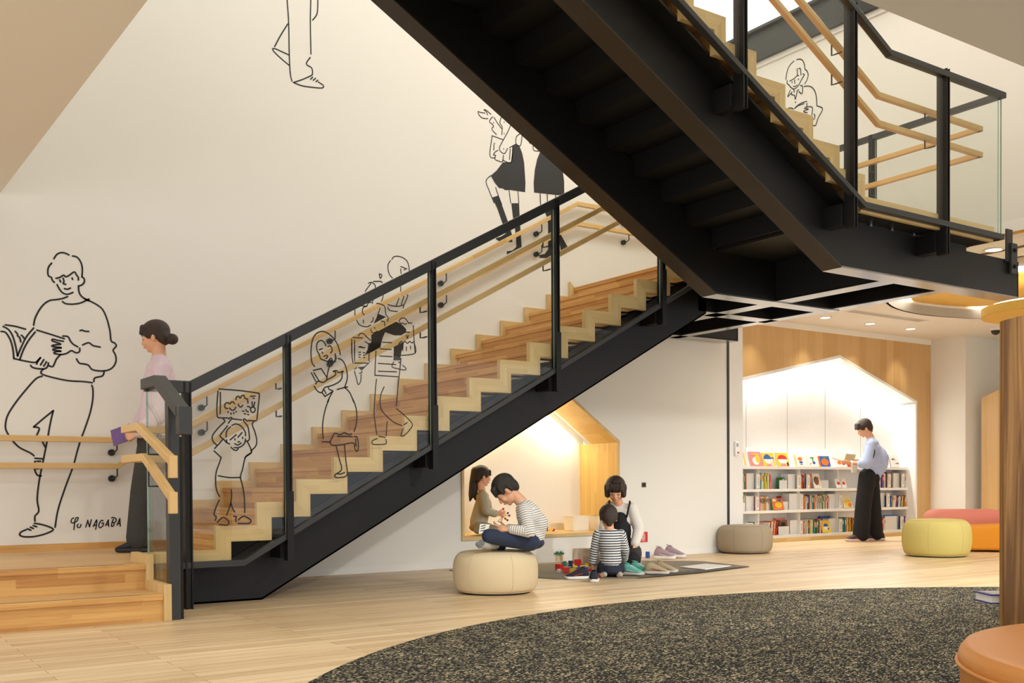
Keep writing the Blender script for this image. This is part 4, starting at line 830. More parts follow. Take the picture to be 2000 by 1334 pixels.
face_book(1579, 1599, 889, 912, T, 'white', [('o', 'green', .45, .72, .2, .06), ('q', 'green', .5, .55, .05, .15), ('o', 'blue', .55, .3, .14, .12), ('q', 'red', .2, .2, .05, .05)], 'white picture book with a green sprout over a blue pot')
face_book(1602, 1622, 892, 912.3, T, 'blue', [('o', 'orange', .5, .42, .36, .33), ('d', 'green', .55, .78, .2, .14), ('q', 'black', .42, .45, .02, .03), ('q', 'black', .6, .45, .02, .03)], 'blue picture book with a round orange peach', spine='orange')
face_book(1634, 1653, 893, 912.4, T, 'white', [('o', 'orange', .3, .4, .2, .2), ('o', 'red', .7, .3, .16, .16), ('q', 'black', .5, .7, .3, .03)], 'white picture book with small orange and red shapes')
face_book(1655, 1671, 881, 905, T, 'green', [('q', 'red', .5, .22, .5, .22), ('q', 'black', .5, .75, .3, .06)], 'green and red picture book beside the standing reader')
face_book(1716, 1729, 892, 912.6, T, 'white', [('o', 'black', .5, .35, .35, .25), ('o', 'white', .6, .42, .14, .1), ('o', 'pink', .5, .78, .2, .1)], 'white picture book with a black blob animal and pink flower')
face_book(1738, 1757, 889, 912.8, T, 'white', [('q', 'grey', .45, .6, .25, .05), ('o', 'black', .45, .66, .1, .06), ('q', 'grey', .75, .28, .2, .04), ('o', 'brown', .8, .3, .1, .06), ('q', 'purple', .03, .5, .03, .5)], 'white picture book with two small birds, rightmost on the top shelf')
G2, G3, G4 = 'books on the second shelf of the niche', 'books on the third shelf of the niche', 'books on the bottom shelf of the niche'
z = ST[1]
run(1451, 1459, z, .215, ['yellow', 'white', 'green', 'orange', 'black'], 'in left-end group, second shelf', G2)
divider(1460, 1484, z, .215, 'white index holder at the left of the second shelf')
run(1485, 1507, z, .215, ['teal', 'cream', 'white', 'lime green', 'yellow', 'lime green', 'cream', 'pink'], 'in green-yellow group, second shelf', G2)
bookend(1530, 1545, z, .12, 'low white bookend before a green book on the second shelf')
upright_book(xu(1538), SY0+.13, z, .05, .16, .10, 'green', 0, G2, 'small green book peeping over a bookend on the second shelf')
divider(1546, 1564, z, .205, 'white index holder under a red-brown book on the second shelf')
run(1565, 1570, z, .205, ['yellow', 'orange', 'red', 'black'], 'in narrow red group, second shelf', G2)
divider(1571, 1582, z, .205, 'narrow white index holder beside the orange-red spines on the second shelf')
run(1583, 1586.5, z, .21, ['orange', 'red'], 'of bright orange-red pair, second shelf', G2)
face_book(1590, 1604, 926, 954.5, z, 'white', [('o', 'brown', .45, .5, .35, .3), ('q', 'orange', .75, .7, .08, .08), ('q', 'yellow', .8, .2, .1, .06)], 'leaning white picture book with a spiky brown animal on the second shelf', G2, stand=False)
bookend(1606, 1626, z, .12, 'low grey-white bookend in the middle of the second shelf')
face_book(1633, 1642, 936, 954, z, 'white', [('q', 'red', .6, .5, .3, .16)], 'small leaning white booklet with a red patch, the left one of a pair', G2, stand=False)
face_book(1644, 1653, 936, 954, z, 'white', [('q', 'red', .5, .5, .3, .16)], 'small leaning white booklet with a red patch, the right one of a pair', G2, stand=False)
run(1712, 1727, z, .215, ['red', 'white', 'white', 'red', 'blue', 'red'], 'in red-blue group right of reader, second shelf', G2)
divider(1728, 1740, z, .215, 'white index holder right of the reader on the second shelf')
upright_book(xu(1742), SY0+.12, z, .14, .235, .06, 'brown', 0, G2, 'brown book laid behind the holders at the right of the second shelf')
divider(1752, 1767, z, .22, 'white index holder at the right end of the second shelf')
run(1768, 1774, z, .2, ['cream', 'white', 'green', 'cream'], 'in right-end group, second shelf', G2)
z = ST[2]
upright_book(xu(1451), SY0+.14, z+.09, .19, .125, .10, 'lime green', 0, G3, 'wide lime green book standing behind the left end of the third shelf')
bookend(1451, 1463, z, .11, 'low white bookend under the lime green book')
divider(1464, 1483, z, .2, 'white index holder beside the lime green book')
run(1484, 1505, z, .2, ['pink', 'white', 'cream', 'yellow', 'orange', 'cream', 'white', 'white', 'grey'], 'in pale group left of the cat book', G3)
face_book(1509, 1531, 976, 998.5, z, 'orange', [('o', 'yellow', .55, .42, .32, .26), ('o', 'white', .25, .82, .16, .13), ('o', 'blue', .72, .82, .14, .13), ('q', 'pink', .5, .07, .3, .05)], 'orange picture book with a yellow cat leaning on the third shelf', G3, stand=False, spine='green')
bookend(1531, 1547, z, .115, 'low white bookend right of the orange cat book')
divider(1548, 1569, z, .225, 'tall white index holder at the middle of the third shelf')
upright_book(xu(1539), SY0+.16, z, .02, .19, .08, 'red', 0, G3, 'red book peeping above the bookend on the third shelf')
run(1570, 1598, z, .205, ['orange', 'cream', 'white', 'blue', 'brown', 'purple', 'yellow', 'white', 'teal', 'blue', 'orange', 'yellow', 'white', 'grey'], 'in long colourful group, third shelf', G3)
run(1599, 1621, z, .205, ['white', 'red', 'white', 'green', 'lime green', 'white', 'brown', 'cream', 'pink', 'red', 'white'], 'in second half of long third-shelf row', G3)
divider(1623, 1645, z, .21, 'white index holder left of the reader on the third shelf')
face_book(1648, 1665, 968, 995, z, 'cream', [('o', 'yellow', .5, .35, .4, .25), ('o', 'orange', .7, .2, .2, .15)], 'cream picture book with a yellow animal by the reader on the third shelf', G3, stand=False)
run(1711, 1719, z, .2, ['red', 'white', 'red', 'white'], 'in small red group right of reader, third shelf', G3)
divider(1722, 1738, z, .215, 'white index holder right of the reader on the third shelf')
run(1740, 1773, z, .175, ['blue', 'lime green', 'white', 'pink', 'red', 'blue', 'white', 'orange', 'teal', 'yellow', 'green', 'orange', 'red', 'pink'], 'in right-end group, third shelf', G3, .16)
z = ST[3]
run(1500, 1517, z, .2, ['white', 'red', 'yellow', 'white', 'orange', 'white', 'red'], 'in leaning red group, bottom shelf', G4, .18)
upright_book(xu(1480), SY0+.13, z, .12, .19, .08, 'green', 0, G4, 'wide green book behind the grey pouf on the bottom shelf')
divider(1463, 1482, z, .18, 'white index holder just above the grey pouf')
bookend(1528, 1549, z, .115, 'low white bookend on the bottom shelf')
upright_book(xu(1534), SY0+.14, z, .16, .2, .08, 'brown', 0, G4, 'wide brown book peeping over the bottom-shelf bookend')
upright_book(xu(1536), SY0+.225, z, .2, .225, .04, 'pink', 0, G4, 'pink book behind the wide brown one on the bottom shelf')
divider(1550, 1568, z, .195, 'white index holder left of the cream spines on the bottom shelf')
run(1569, 1605, z, .2, ['pink', 'white', 'cream', 'grey', 'white', 'black', 'yellow', 'yellow', 'white', 'pale blue', 'green', 'teal', 'black', 'green', 'red', 'green', 'white', 'pink'], 'in long group, bottom shelf', G4)
face_book(1606, 1623, 1018, 1042, z, 'yellow', [('o', 'white', .5, .4, .3, .22), ('d', 'blue', .5, .48, .28, .26), ('q', 'black', .7, .3, .06, .1)], 'yellow picture book with a white and blue animal on the bottom shelf', G4, stand=False)
divider(1626, 1645, z, .2, 'white index holder under a navy book on the bottom shelf')
upright_book(xu(1618), SY0+.17, z, .2, .235, .05, 'blue', 0, G4, 'wide navy book standing behind on the bottom shelf')
run(1646, 1669, z, .205, ['green', 'blue', 'teal', 'red', 'yellow', 'lime green', 'orange', 'yellow', 'green', 'orange', 'red'], 'in bright group left of reader, bottom shelf', G4)
run(1718, 1731, z, .195, ['lime green', 'green', 'red', 'white', 'cream'], 'in green-red group right of reader, bottom shelf', G4)
o = thing('picture_frame_book', 'large pale book with a bright blue border at the right of the bottom shelf', 'book', (xu(1733), SY0+.08, z), G4)
xa, xb = xu(1733), xu(1760)
obj('cover', MB().box(xa, xb, SY0+.09, SY0+.10, z, z+.225), BM['blue'], o); obj('page_face', MB().box(xa+.022, xb-.022, SY0+.085, SY0+.09, z, z+.205), BM['white'], o)
divider(1750, 1765, z, .2, 'white index holder before the blue-bordered book')
run(1766, 1774, z, .19, ['blue', 'white', 'orange', 'cream'], 'in right-end group, bottom shelf', G4)

# ================================================================== FURNITURE
M['carpet'] = None
def carpet():
    m = bpy.data.materials.new('flecked_charcoal_carpet'); m.use_nodes = True; nt = m.node_tree; N = nt.nodes; Lk = nt.links; b = N['Principled BSDF']
    b.inputs['Roughness'].default_value = .95; b.inputs['Specular IOR Level'].default_value = .1
    tc = N.new('ShaderNodeTexCoord'); mp = N.new('ShaderNodeMapping'); mp.inputs['Scale'].default_value = (72, 175, 72); mp.inputs['Rotation'].default_value = (0, 0, R_(35)); Lk.new(tc.outputs['Object'], mp.inputs[0])
    v = N.new('ShaderNodeTexNoise'); v.inputs['Scale'].default_value = 1; v.inputs['Detail'].default_value = 1.5; v.inputs['Roughness'].default_value = .5; Lk.new(mp.outputs[0], v.inputs['Vector'])
    n2 = N.new('ShaderNodeTexNoise'); n2.inputs['Scale'].default_value = 9; n2.inputs['Detail'].default_value = 1; Lk.new(tc.outputs['Object'], n2.inputs['Vector'])
    ad = N.new('ShaderNodeMath'); ad.operation = 'MULTIPLY_ADD'; ad.inputs[1].default_value = .12; Lk.new(n2.outputs['Fac'], ad.inputs[0]); Lk.new(v.outputs['Fac'], ad.inputs[2])
    r = N.new('ShaderNodeValToRGB'); e = r.color_ramp.elements; e[0].position = .545; e[0].color = (*srgb(36, 38, 40), 1); e[1].position = .70; e[1].color = (*srgb(218, 200, 156), 1)
    x = e.new(.645); x.color = (*srgb(58, 60, 60), 1); x = e.new(.675); x.color = (*srgb(158, 146, 114), 1); x = e.new(.42); x.color = (*srgb(30, 31, 32), 1)
    Lk.new(ad.outputs[0], r.inputs[0]); Lk.new(r.outputs[0], b.inputs['Base Color'])
    bp = N.new('ShaderNodeBump'); bp.inputs['Strength'].default_value = .5; bp.inputs['Distance'].default_value = .006; Lk.new(v.outputs['Fac'], bp.inputs['Height']); Lk.new(bp.outputs[0], b.inputs['Normal'])
    return m
RC, RR = (4.78, 1.10), 4.19
rug = obj('rug', MB().prism([(RC[0]+RR*math.cos(2*math.pi*k/128), RC[1]+RR*math.sin(2*math.pi*k/128)) for k in range(128)], 'z', 0.0, .008), carpet())
tag(rug, 'large round charcoal carpet flecked with beige, covering the floor in the foreground', 'rug')

def pouf(x, y, r, h, colr, label, nm):
    t = thing('pouf', label, 'pouf', (x, y, 0), 'round upholstered poufs')
    ma = mat(nm, colr, .75, bump=.25, bscale=500)
    prof = [(0, .012), (r*.80, .012), (r*.86, .02), (r*.93, h*.10), (r*.985, h*.28), (r, h*.5), (r*.985, h*.70), (r*.94, h*.84), (r*.86, h*.93), (r*.78, h*.965), (r*.72, h*.98), (r*.4, h), (0, h*1.003)]
    P = spline([(a, b, 0) for a, b in prof], 3)
    obj('cushion', MB().lathe([(max(p.x, 0), p.y) for p in P], (x, y, 0), 64), ma, t, smooth=True)
    obj('base', MB().lathe([(0, 0), (r*.80, 0), (r*.80, .014), (0, .014)], (x, y, 0), 48), M['steel'], t)
    pipe = mat(nm+'_seam', [c*.8 for c in colr], .7)
    for z, rr in ((h*.955, r*.815),):
        obj('piping', MB().tube([(x+rr*math.cos(2*math.pi*k/64), y+rr*math.sin(2*math.pi*k/64), z) for k in range(65)], .0022, 6), pipe, t, smooth=True)
    for k in range(6):
        a = 2*math.pi*k/6+.35; pts = [(x+(p.x+.0008)*math.cos(a), y+(p.x+.0008)*math.sin(a), p.y) for p in P if .02 < p.y < h*.956 and p.x > r*.75]
        obj('seam', MB().tube(pts, .0013, 5), pipe, t)
    return t
pc = DP(1003, 943, 7.62)
PX1, PY1 = 4.20+.03, 6.42
pouf(PX1, PY1, .318, .315, srgb(224, 204, 166), 'cream fabric pouf that the reading boy sits on', 'cream_fabric')
p2 = at(1455, 1083, 'z', 0); d2_ = Vector((p2.x, p2.y, 0)).normalized(); q = p2+d2_*.31
pouf(q.x, q.y, .315, .325, srgb(168, 152, 128), 'taupe pouf on its own in front of the white wall', 'taupe_fabric')
p3 = at(1829, 1090, 'z', 0); q = p3+Vector((p3.x, p3.y, 0)).normalized()*.345
pouf(q.x, q.y, .355, .405, srgb(212, 196, 116), 'mustard yellow pouf beside the sofa', 'mustard_fabric')

# pink and orange curved sofa at the right
so = thing('sofa', 'low rounded sofa, pink backrest blocks behind an orange seat', 'sofa', (11.8, 6.6, 0))
pink = mat('salmon_pink_fabric', srgb(222, 136, 118), .8, bump=.15, bscale=400); oran = mat('orange_fabric', srgb(232, 150, 30), .8, bump=.15, bscale=400)
def rbox(c, u, v, hz, e=.35):     # rounded block spanning +-u, +-v, height hz
    m = MB().obox((c[0], c[1], c[2]+hz/2), u, v, (0, 0, hz/2)); return m
Rv = Vector((_R.x, _R.y, 0)); Fv = Vector((_F.x, _F.y, 0))
def gp(u, d, z=0): p = Fv*d+Rv*((u-1000)/F_PX*d); return Vector((p.x, p.y, z))
c1 = gp(1880, 12.6); obj('backrest', rbox(c1, Rv*.44, Fv*.22, .47), pink, so, smooth=True, bevel=.13, seg=6)
c2_ = gp(1990, 12.55); obj('backrest', rbox(c2_, Rv*.245, Fv*.22, .49), pink, so, smooth=True, bevel=.13, seg=6)
c3 = gp(2080, 12.4); obj('backrest', rbox(c3, Rv*.30, Fv*.22, .49), pink, so, smooth=True, bevel=.13, seg=6)
B0 = gp(1888, 11.85); B1_ = gp(2150, 11.6)
m = MB(); m.add([gp(1886, 11.8, .02), gp(2150, 11.4, .02), gp(2150, 12.3, .02), gp(1880, 12.35, .02), gp(1888, 11.84, .26), gp(2150, 11.4, .40), gp(2150, 12.3, .34), gp(1882, 12.35, .30)],
 [(0, 1, 2, 3), (4, 5, 6, 7), (0, 1, 5, 4), (1, 2, 6, 5), (2, 3, 7, 6), (3, 0, 4, 7)])
obj('seat', m, oran, so, smooth=True, bevel=.04, seg=4)

# round leather seat and the oak book stand at the right edge
lea = mat('tan_leather', srgb(204, 134, 62), .42, bump=.12, bscale=260)
ls = thing('leather_seat', 'round tan leather seat in the bottom right corner', 'seat', (2.78, .93, 0))
SX, SYc, SR, SH = 2.80, .945, .70, .40
prof = spline([(0, SH, 0), (SR*.6, SH, 0), (SR*.93, SH-.004, 0), (SR*.985, SH-.016, 0), (SR, SH-.04, 0)], 4)
obj('seat_cushion', MB().lathe([(max(p.x, 0), p.y) for p in prof]+[(SR-.004, SH-.055), (SR-.01, .07), (SR-.02, .05), (0, .05)], (SX, SYc, 0), 96), lea, ls, smooth=True)
obj('piping', MB().tube([(SX+(SR+.001)*math.cos(2*math.pi*k/96), SYc+(SR+.001)*math.sin(2*math.pi*k/96), SH-.052) for k in range(97)], .006, 8), lea, ls, smooth=True)
obj('base', MB().lathe([(0, .009), (SR-.06, .009), (SR-.06, .05), (0, .05)], (SX, SYc, 0), 64), M['steel'], ls)
dpt = 3.45
bs = thing('bookcase', 'tall oak side panel of a low bookcase at the right edge, behind the leather seat', 'bookcase', gp(1990, dpt, 0))
def wp(u, d, z): return gp(u, d, z)
a0, a1 = gp(1961.5, dpt), gp(2130, dpt); th = Fv*.035; 
def topz(v, d): return CAM_H+(947-v)/F_PX*d
zt0, zt1 = topz(632, dpt), topz(632, dpt)+.06
vs = [Vector((a0.x, a0.y, .009)), Vector((a1.x, a1.y, .009)), Vector((a1.x, a1.y, zt1+.02)), Vector((a0.x, a0.y, zt0))]
obj('side_panel', MB().add(vs+[p+th for p in vs], [(0, 1, 2, 3), (7, 6, 5, 4), (0, 4, 5, 1), (1, 5, 6, 2), (2, 6, 7, 3), (3, 7, 4, 0)]), M['pillar'], bs, bevel=.002)
zs = .391
for zz in (.05, zs-.03, .75, 1.08):
    a = gp(2075, dpt+.035); b2 = gp(2190, dpt+.035); c = (a+b2)/2+Fv*.17
    obj('shelf_board', MB().obox((c.x, c.y, zz+.012), (b2-a)/2, Fv*.17, (0, 0, .012)), M['pillar'], bs)
obj('back_panel', MB().obox((gp(2140, dpt+.39).x, gp(2140, dpt+.39).y, .66), Rv*.10, Fv*.01, (0, 0, .64)), M['pillar'], bs)
bb = thing('book', 'blue-covered book lying flat and poking out left of the oak bookcase panel', 'book', gp(1936, dpt+.08, zs-.006))
def slab(u0, u1, d0, d1, z0, z1):
    A, B, C_, D_ = gp(u0, d0), gp(u1, d0), gp(u1, d0)+Fv*(d1-d0), gp(u0, d0)+Fv*(d1-d0)
    return MB().add([Vector((p.x, p.y, z)) for z in (z0, z1) for p in (A, B, C_, D_)], [(3, 2, 1, 0), (4, 5, 6, 7), (0, 1, 5, 4), (1, 2, 6, 5), (2, 3, 7, 6), (3, 0, 4, 7)])
zz = .372
nav = mat('blue_cloth_cover', srgb(48, 48, 140), .5)
obj('cover', slab(1934, 2010, dpt+.06, dpt+.19, zz+.012, zz+.016), nav, bb); obj('cover', slab(1934, 2010, dpt+.06, dpt+.19, zz+.040, zz+.044), nav, bb)
obj('page_block', slab(1937, 2010, dpt+.065, dpt+.185, zz+.016, zz+.040), PAGES, bb)
obj('cover_print', slab(1940, 2008, dpt+.07, dpt+.18, zz+.044, zz+.0448), mat('print_grey', srgb(190, 180, 176), .5), bb)

# ================================================================== PLAY CORNER
matc = mat('grey_play_mat', srgb(128, 120, 106), .9, bump=.2, bscale=300)
mt = obj('play_mat', MB().prism([(4.95, 8.30), (5.20, 6.95), (5.78, 6.60), (7.42, 6.86), (7.55, 7.62), (6.9, 8.33)], 'z', 0, .008), matc, bevel=.003)
tag(mt, 'thin grey-brown play mat on the floor under the children and toys', 'mat')
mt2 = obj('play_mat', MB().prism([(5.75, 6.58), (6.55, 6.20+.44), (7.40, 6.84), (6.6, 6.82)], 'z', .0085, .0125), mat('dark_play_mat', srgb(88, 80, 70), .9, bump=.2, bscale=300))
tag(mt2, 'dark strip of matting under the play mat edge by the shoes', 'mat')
wb = thing('drawing_board', 'flat white board lying on the play mat right of the shoes', 'board', (7.1, 7.15, .012))
pts = [at(u, v, 'z', .012) for u, v in ((1328, 1108), (1378, 1113), (1428, 1106), (1378, 1102))]
obj('board', MB().prism([(p.x, p.y) for p in pts], 'z', .0126, .018), M['shelfw'], wb, bevel=.001)
cc = sum((Vector((p.x, p.y)) for p in pts), Vector((0, 0)))/4
obj('drawing_area', MB().prism([tuple(cc+(Vector((p.x, p.y))-cc)*.9) for p in pts], 'z', .018, .0186), mat('board_pale_grey', srgb(222, 218, 212), .4), wb)
def fbox(c, w, d, h, ang, t=.008):     # open box with handle slot
    return c, w, d, h, ang, t
def crate(x, y, z, w, d, h, ang, label, ma, slot=True):
    o = thing('toy_crate', label, 'box', (x, y, z), 'pale wooden toy crates', rotz=R_(ang)); t = .009
    def B(*a): return MB().box(*[q+p for q, p in zip(a, (x, x, y, y, z, z))])
    obj('bottom', B(-w/2, w/2, -d/2, d/2, 0, t), ma, o)
    if slot:
        outer = [(x-w/2, z), (x+w/2, z), (x+w/2, z+h), (x-w/2, z+h)]; sl = []
        for k in range(9): a = math.pi/2+math.pi*k/8; sl.append((x-.032+.014*math.cos(a), z+h*.66+.014*math.sin(a)))
        for k in range(9): a = -math.pi/2+math.pi*k/8; sl.append((x+.032+.014*math.cos(a), z+h*.66+.014*math.sin(a)))
        obj('front', plate(outer, [sl], 'y', y-d/2, y-d/2+t), ma, o)
    else: obj('front', B(-w/2, w/2, -d/2, -d/2+t, 0, h), ma, o)
    obj('back', B(-w/2, w/2, d/2-t, d/2, 0, h), ma, o); obj('side', B(-w/2, -w/2+t, -d/2+t, d/2-t, 0, h), ma, o); obj('side', B(w/2-t, w/2, -d/2+t, d/2-t, 0, h), ma, o)
    return o
ply = mat('pale_birch_ply', srgb(222, 204, 178), .6)
c = at(1149, 1104, 'z', .008); crate(c.x+.05, c.y+.1, .008, .26, .18, .155, -34+0, 'pale toy crate with an oval hand slot left of the striped child', ply)
c = at(1238, 1103, 'z', .008); crate(c.x, c.y+.04, .008, .17, .16, .165, -30, 'plain pale toy crate under the kneeling woman\'s hand', ply, False)
def tub(u, label, w=.25, h=.158):
    c = at(u, 1020, 'y', 8.86); x, y = c.x, c.y; o = thing('storage_tub', label, 'tub', (x, y, NZ0), 'white plastic tubs on the alcove sill'); wm = mat('white_plastic', srgb(238, 230, 212), .4)
    def sq(r, s, zz, n=40): return [(x+s*r*abs(math.cos(t))**.35*(1 if math.cos(t) >= 0 else -1), y+.8*s*r*abs(math.sin(t))**.35*(1 if math.sin(t) >= 0 else -1), NZ0+zz) for t in [2*math.pi*k/n for k in range(n)]]
    n = 40; rings = [sq(w/2*.88, 1, 0), sq(w/2*.92, 1, .01), sq(w/2, 1, h), sq(w/2+.006, 1, h+.004), sq(w/2*.97, 1, h+.002), sq(w/2*.89, 1, .012)]
    vs = [p for r in rings for p in r]; fs = [(i*n+k, i*n+(k+1) % n, (i+1)*n+(k+1) % n, (i+1)*n+k) for i in range(5) for k in range(n)]+[tuple(range(n)), tuple(5*n+k for k in range(n))]
    obj('body', MB().add(vs, fs), wm, o, smooth=False)
    for sx in (-1, 1): obj('handle', MB().box(x+sx*(w/2-.012)-.012, x+sx*(w/2-.012)+.012, y-.03, y+.03, NZ0+h-.022, NZ0+h-.010), wm, o, bevel=.003)
tub(1126, 'white plastic tub on the alcove sill, fully in view')
tub(1176, 'white plastic tub on the alcove sill, partly behind the child\'s head')
TC = {'red': (206, 44, 36), 'blue': (30, 78, 160), 'yellow': (240, 190, 50), 'green': (40, 130, 80), 'natural wood': (226, 190, 130), 'white': (230, 230, 226)}
TM = {k: mat('toy_'+k.replace(' ', '_'), srgb(*v), .4) for k, v in TC.items()}
def block(shape, u, v, colr, s, label, z=.008, ang=0):
    c = at(u, v, 'z', z); x, y = c.x, c.y
    t = Matrix.Rotation(R_(ang), 3, 'Z'); ax, ay = t @ Vector((1, 0, 0)), t @ Vector((0, 1, 0))
    if shape == 'cube': mb = MB().obox((x, y, z+s/2), ax*s/2, ay*s/2, (0, 0, s/2))
    elif shape == 'slab': mb = MB().obox((x, y, z+s*.25), ax*s*.9, ay*s*.3, (0, 0, s*.25))
    elif shape == 'cyl': mb = MB().tube([(x, y, z), (x, y, z+s*1.25)], s*.42, 20)
    elif shape == 'tri': mb = MB().add([Vector((x, y, z))+ax*a*s/2+ay*b*s/2+Vector((0, 0, c2))*s for a, c2 in ((-1, 0), (1, 0), (0, .8)) for b in (-1, 1)], [(0, 2, 4), (1, 5, 3), (0, 1, 3, 2), (2, 3, 5, 4), (4, 5, 1, 0)])
    elif shape == 'arch':
        p = [(-s*.75, 0), (-s*.3, 0)]+[(-s*.3*math.cos(math.pi*k/8), s*.35*math.sin(math.pi*k/8)) for k in range(1, 8)]+[(s*.3, 0), (s*.75, 0), (s*.75, s*.75), (-s*.75, s*.75)]
        m0 = MB().prism(p, 'y', -s*.3, s*.3); mb = MB().add([Vector((x, y, z))+ax*q[0]+ay*q[1]+Vector((0, 0, q[2])) for q in m0.v], m0.f)
    elif shape == 'bow':
        p = [(-s*.5, 0), (s*.5, 0), (s*.15, s*.5), (s*.5, s), (-s*.5, s), (-s*.15, s*.5)]
        m0 = MB().prism(p, 'y', -s*.25, s*.25); mb = MB().add([Vector((x, y, z))+ax*q[0]+ay*q[1]+Vector((0, 0, q[2])) for q in m0.v], m0.f)
    o = obj('toy_block', mb, TM[colr], bevel=.0025); tag(o, label, 'toy', 'wooden toy blocks on the play mat')
block('cube', 1092, 1113, 'red', .055, 'red cube block next to the cream pouf', ang=20)
block('cube', 1092, 1118, 'white', .03, 'tiny white cube block in front of the red one by the cream pouf', ang=10)
block('cube', 1106, 1119, 'red', .055, 'red cube block, the one nearest the yellow arch', ang=50)
block('arch', 1119, 1119, 'yellow', .05, 'yellow arch block in front of the blue bow block', ang=10)
block('bow', 1114, 1106, 'blue', .055, 'blue bow-tie block in the middle of the toy heap', ang=30, z=.008)
block('cube', 1129, 1104, 'red', .058, 'red cube block topped by a red roof block', ang=40)
block('tri', 1129.3, 1104, 'red', .058, 'red roof-shaped block on top of the red cube', z=.067, ang=40)
block('arch', 1140, 1112, 'yellow', .05, 'yellow arch block beside the pale crate', ang=-20)
block('slab', 1138, 1114, 'blue', .06, 'blue slab block in front of the yellow arch', ang=-30)
block('slab', 1148, 1112, 'yellow', .045, 'yellow slab block right beside the striped child', ang=20)
block('cyl', 1103, 1106, 'green', .04, 'green cylinder block in the toy heap', ang=0)
block('slab', 1100, 1103, 'blue', .05, 'blue slab block at the back of the toy heap', ang=60)
block('cyl', 1265, 1090, 'blue', .055, 'blue cylinder block standing alone on the mat')
block('arch', 1234, 1105, 'yellow', .055, 'yellow arch block right of the striped child', ang=-20)
block('tri', 1123, 1108, 'yellow', .045, 'yellow wedge block between the cubes', ang=70)
block('slab', 1153, 1116, 'red', .045, 'small dark red slab block by the child\'s hand', ang=-50)
block('cube', 1134, 1110, 'blue', .038, 'small blue cube block between the yellow blocks', ang=35)
block('slab', 1111, 1112, 'green', .045, 'green slab block lying behind the red cube', ang=15)
block('tri', 1146, 1106, 'yellow', .04, 'small yellow wedge leaning by the pale crate', ang=55)
block('cyl', 1118, 1103, 'red', .034, 'small red cylinder at the back of the toy heap')
block('cube', 1098, 1109, 'blue', .036, 'small blue cube block behind the red cube by the pouf', ang=60)
# toy train bridge pieces
def tt(u, v, colr, label, h=.07, L=.10, ang=0):
    c = at(u, v, 'z', .008); o = thing('toy_bridge', label, 'toy', (c.x, c.y, .008), 'little wooden toy bridges behind the blocks', rotz=R_(ang))
    x, y, z = c.x, c.y, .008
    obj('deck', MB().box(x-L/2, x+L/2, y-.022, y+.022, z+h, z+h+.018), TM[colr], o, bevel=.002)
    obj('pillar', MB().tube([(x-L*.3, y, z), (x-L*.3, y, z+h)], .013, 12), TM['natural wood'], o); obj('pillar', MB().tube([(x+L*.3, y, z), (x+L*.3, y, z+h)], .013, 12), TM['natural wood'], o)
    k = {'yellow': 'red', 'red': 'yellow', 'green': 'blue', 'blue': 'green'}[colr]
    obj('peg', MB().tube([(x-L*.2, y, z+h+.018), (x-L*.2, y, z+h+.030)], .012, 10), TM[k], o); obj('peg', MB().tube([(x+L*.2, y, z+h+.018), (x+L*.2, y, z+h+.030)], .012, 10), TM[k], o)
tt(1092, 1096, 'green', 'green-decked toy bridge nearest the cream pouf', ang=-30); tt(1114, 1093, 'yellow', 'yellow-decked toy bridge behind the blue bow block', ang=-25); tt(1124, 1085, 'red', 'red-decked toy bridge at the back of the toys', .06, .12, ang=-60); tt(1100, 1088, 'blue', 'blue-decked toy bridge at the back left of the toys', .055, .09, ang=10)
# toys on the alcove sill
c = at(1072, 1035, 'y', 8.74); tr = thing('toy_tray', 'small wooden tray of tiny toys on the alcove sill behind the reading boy', 'tray', (c.x, c.y, NZ0)); x, y = c.x, c.y
obj('tray', MB().box(x-.13, x+.13, y-.06, y+.06, NZ0, NZ0+.012), TM['natural wood'], tr, bevel=.002)
m = MB()
obj('toy_figure', MB().tube([(x-.02, y, NZ0+.012), (x-.02, y, NZ0+.05)], .006, 8).ell((x-.02, y, NZ0+.055), (.009, .009, .009)), M['steel'], tr)
obj('toy_figure', MB().obox((x+.02, y, NZ0+.027), (.018, 0, .006), (0, .008, 0), (-.004, 0, .014)), TM['yellow'], tr)
obj('toy_figure', MB().ell((x+.07, y, NZ0+.03), (.01, .01, .012)), TM['red'], tr)
obj('toy_figure', MB().obox((x+.045, y, NZ0+.02), (.022, 0, -.006), (0, .006, 0), (0, 0, .005)), M['steel'], tr)

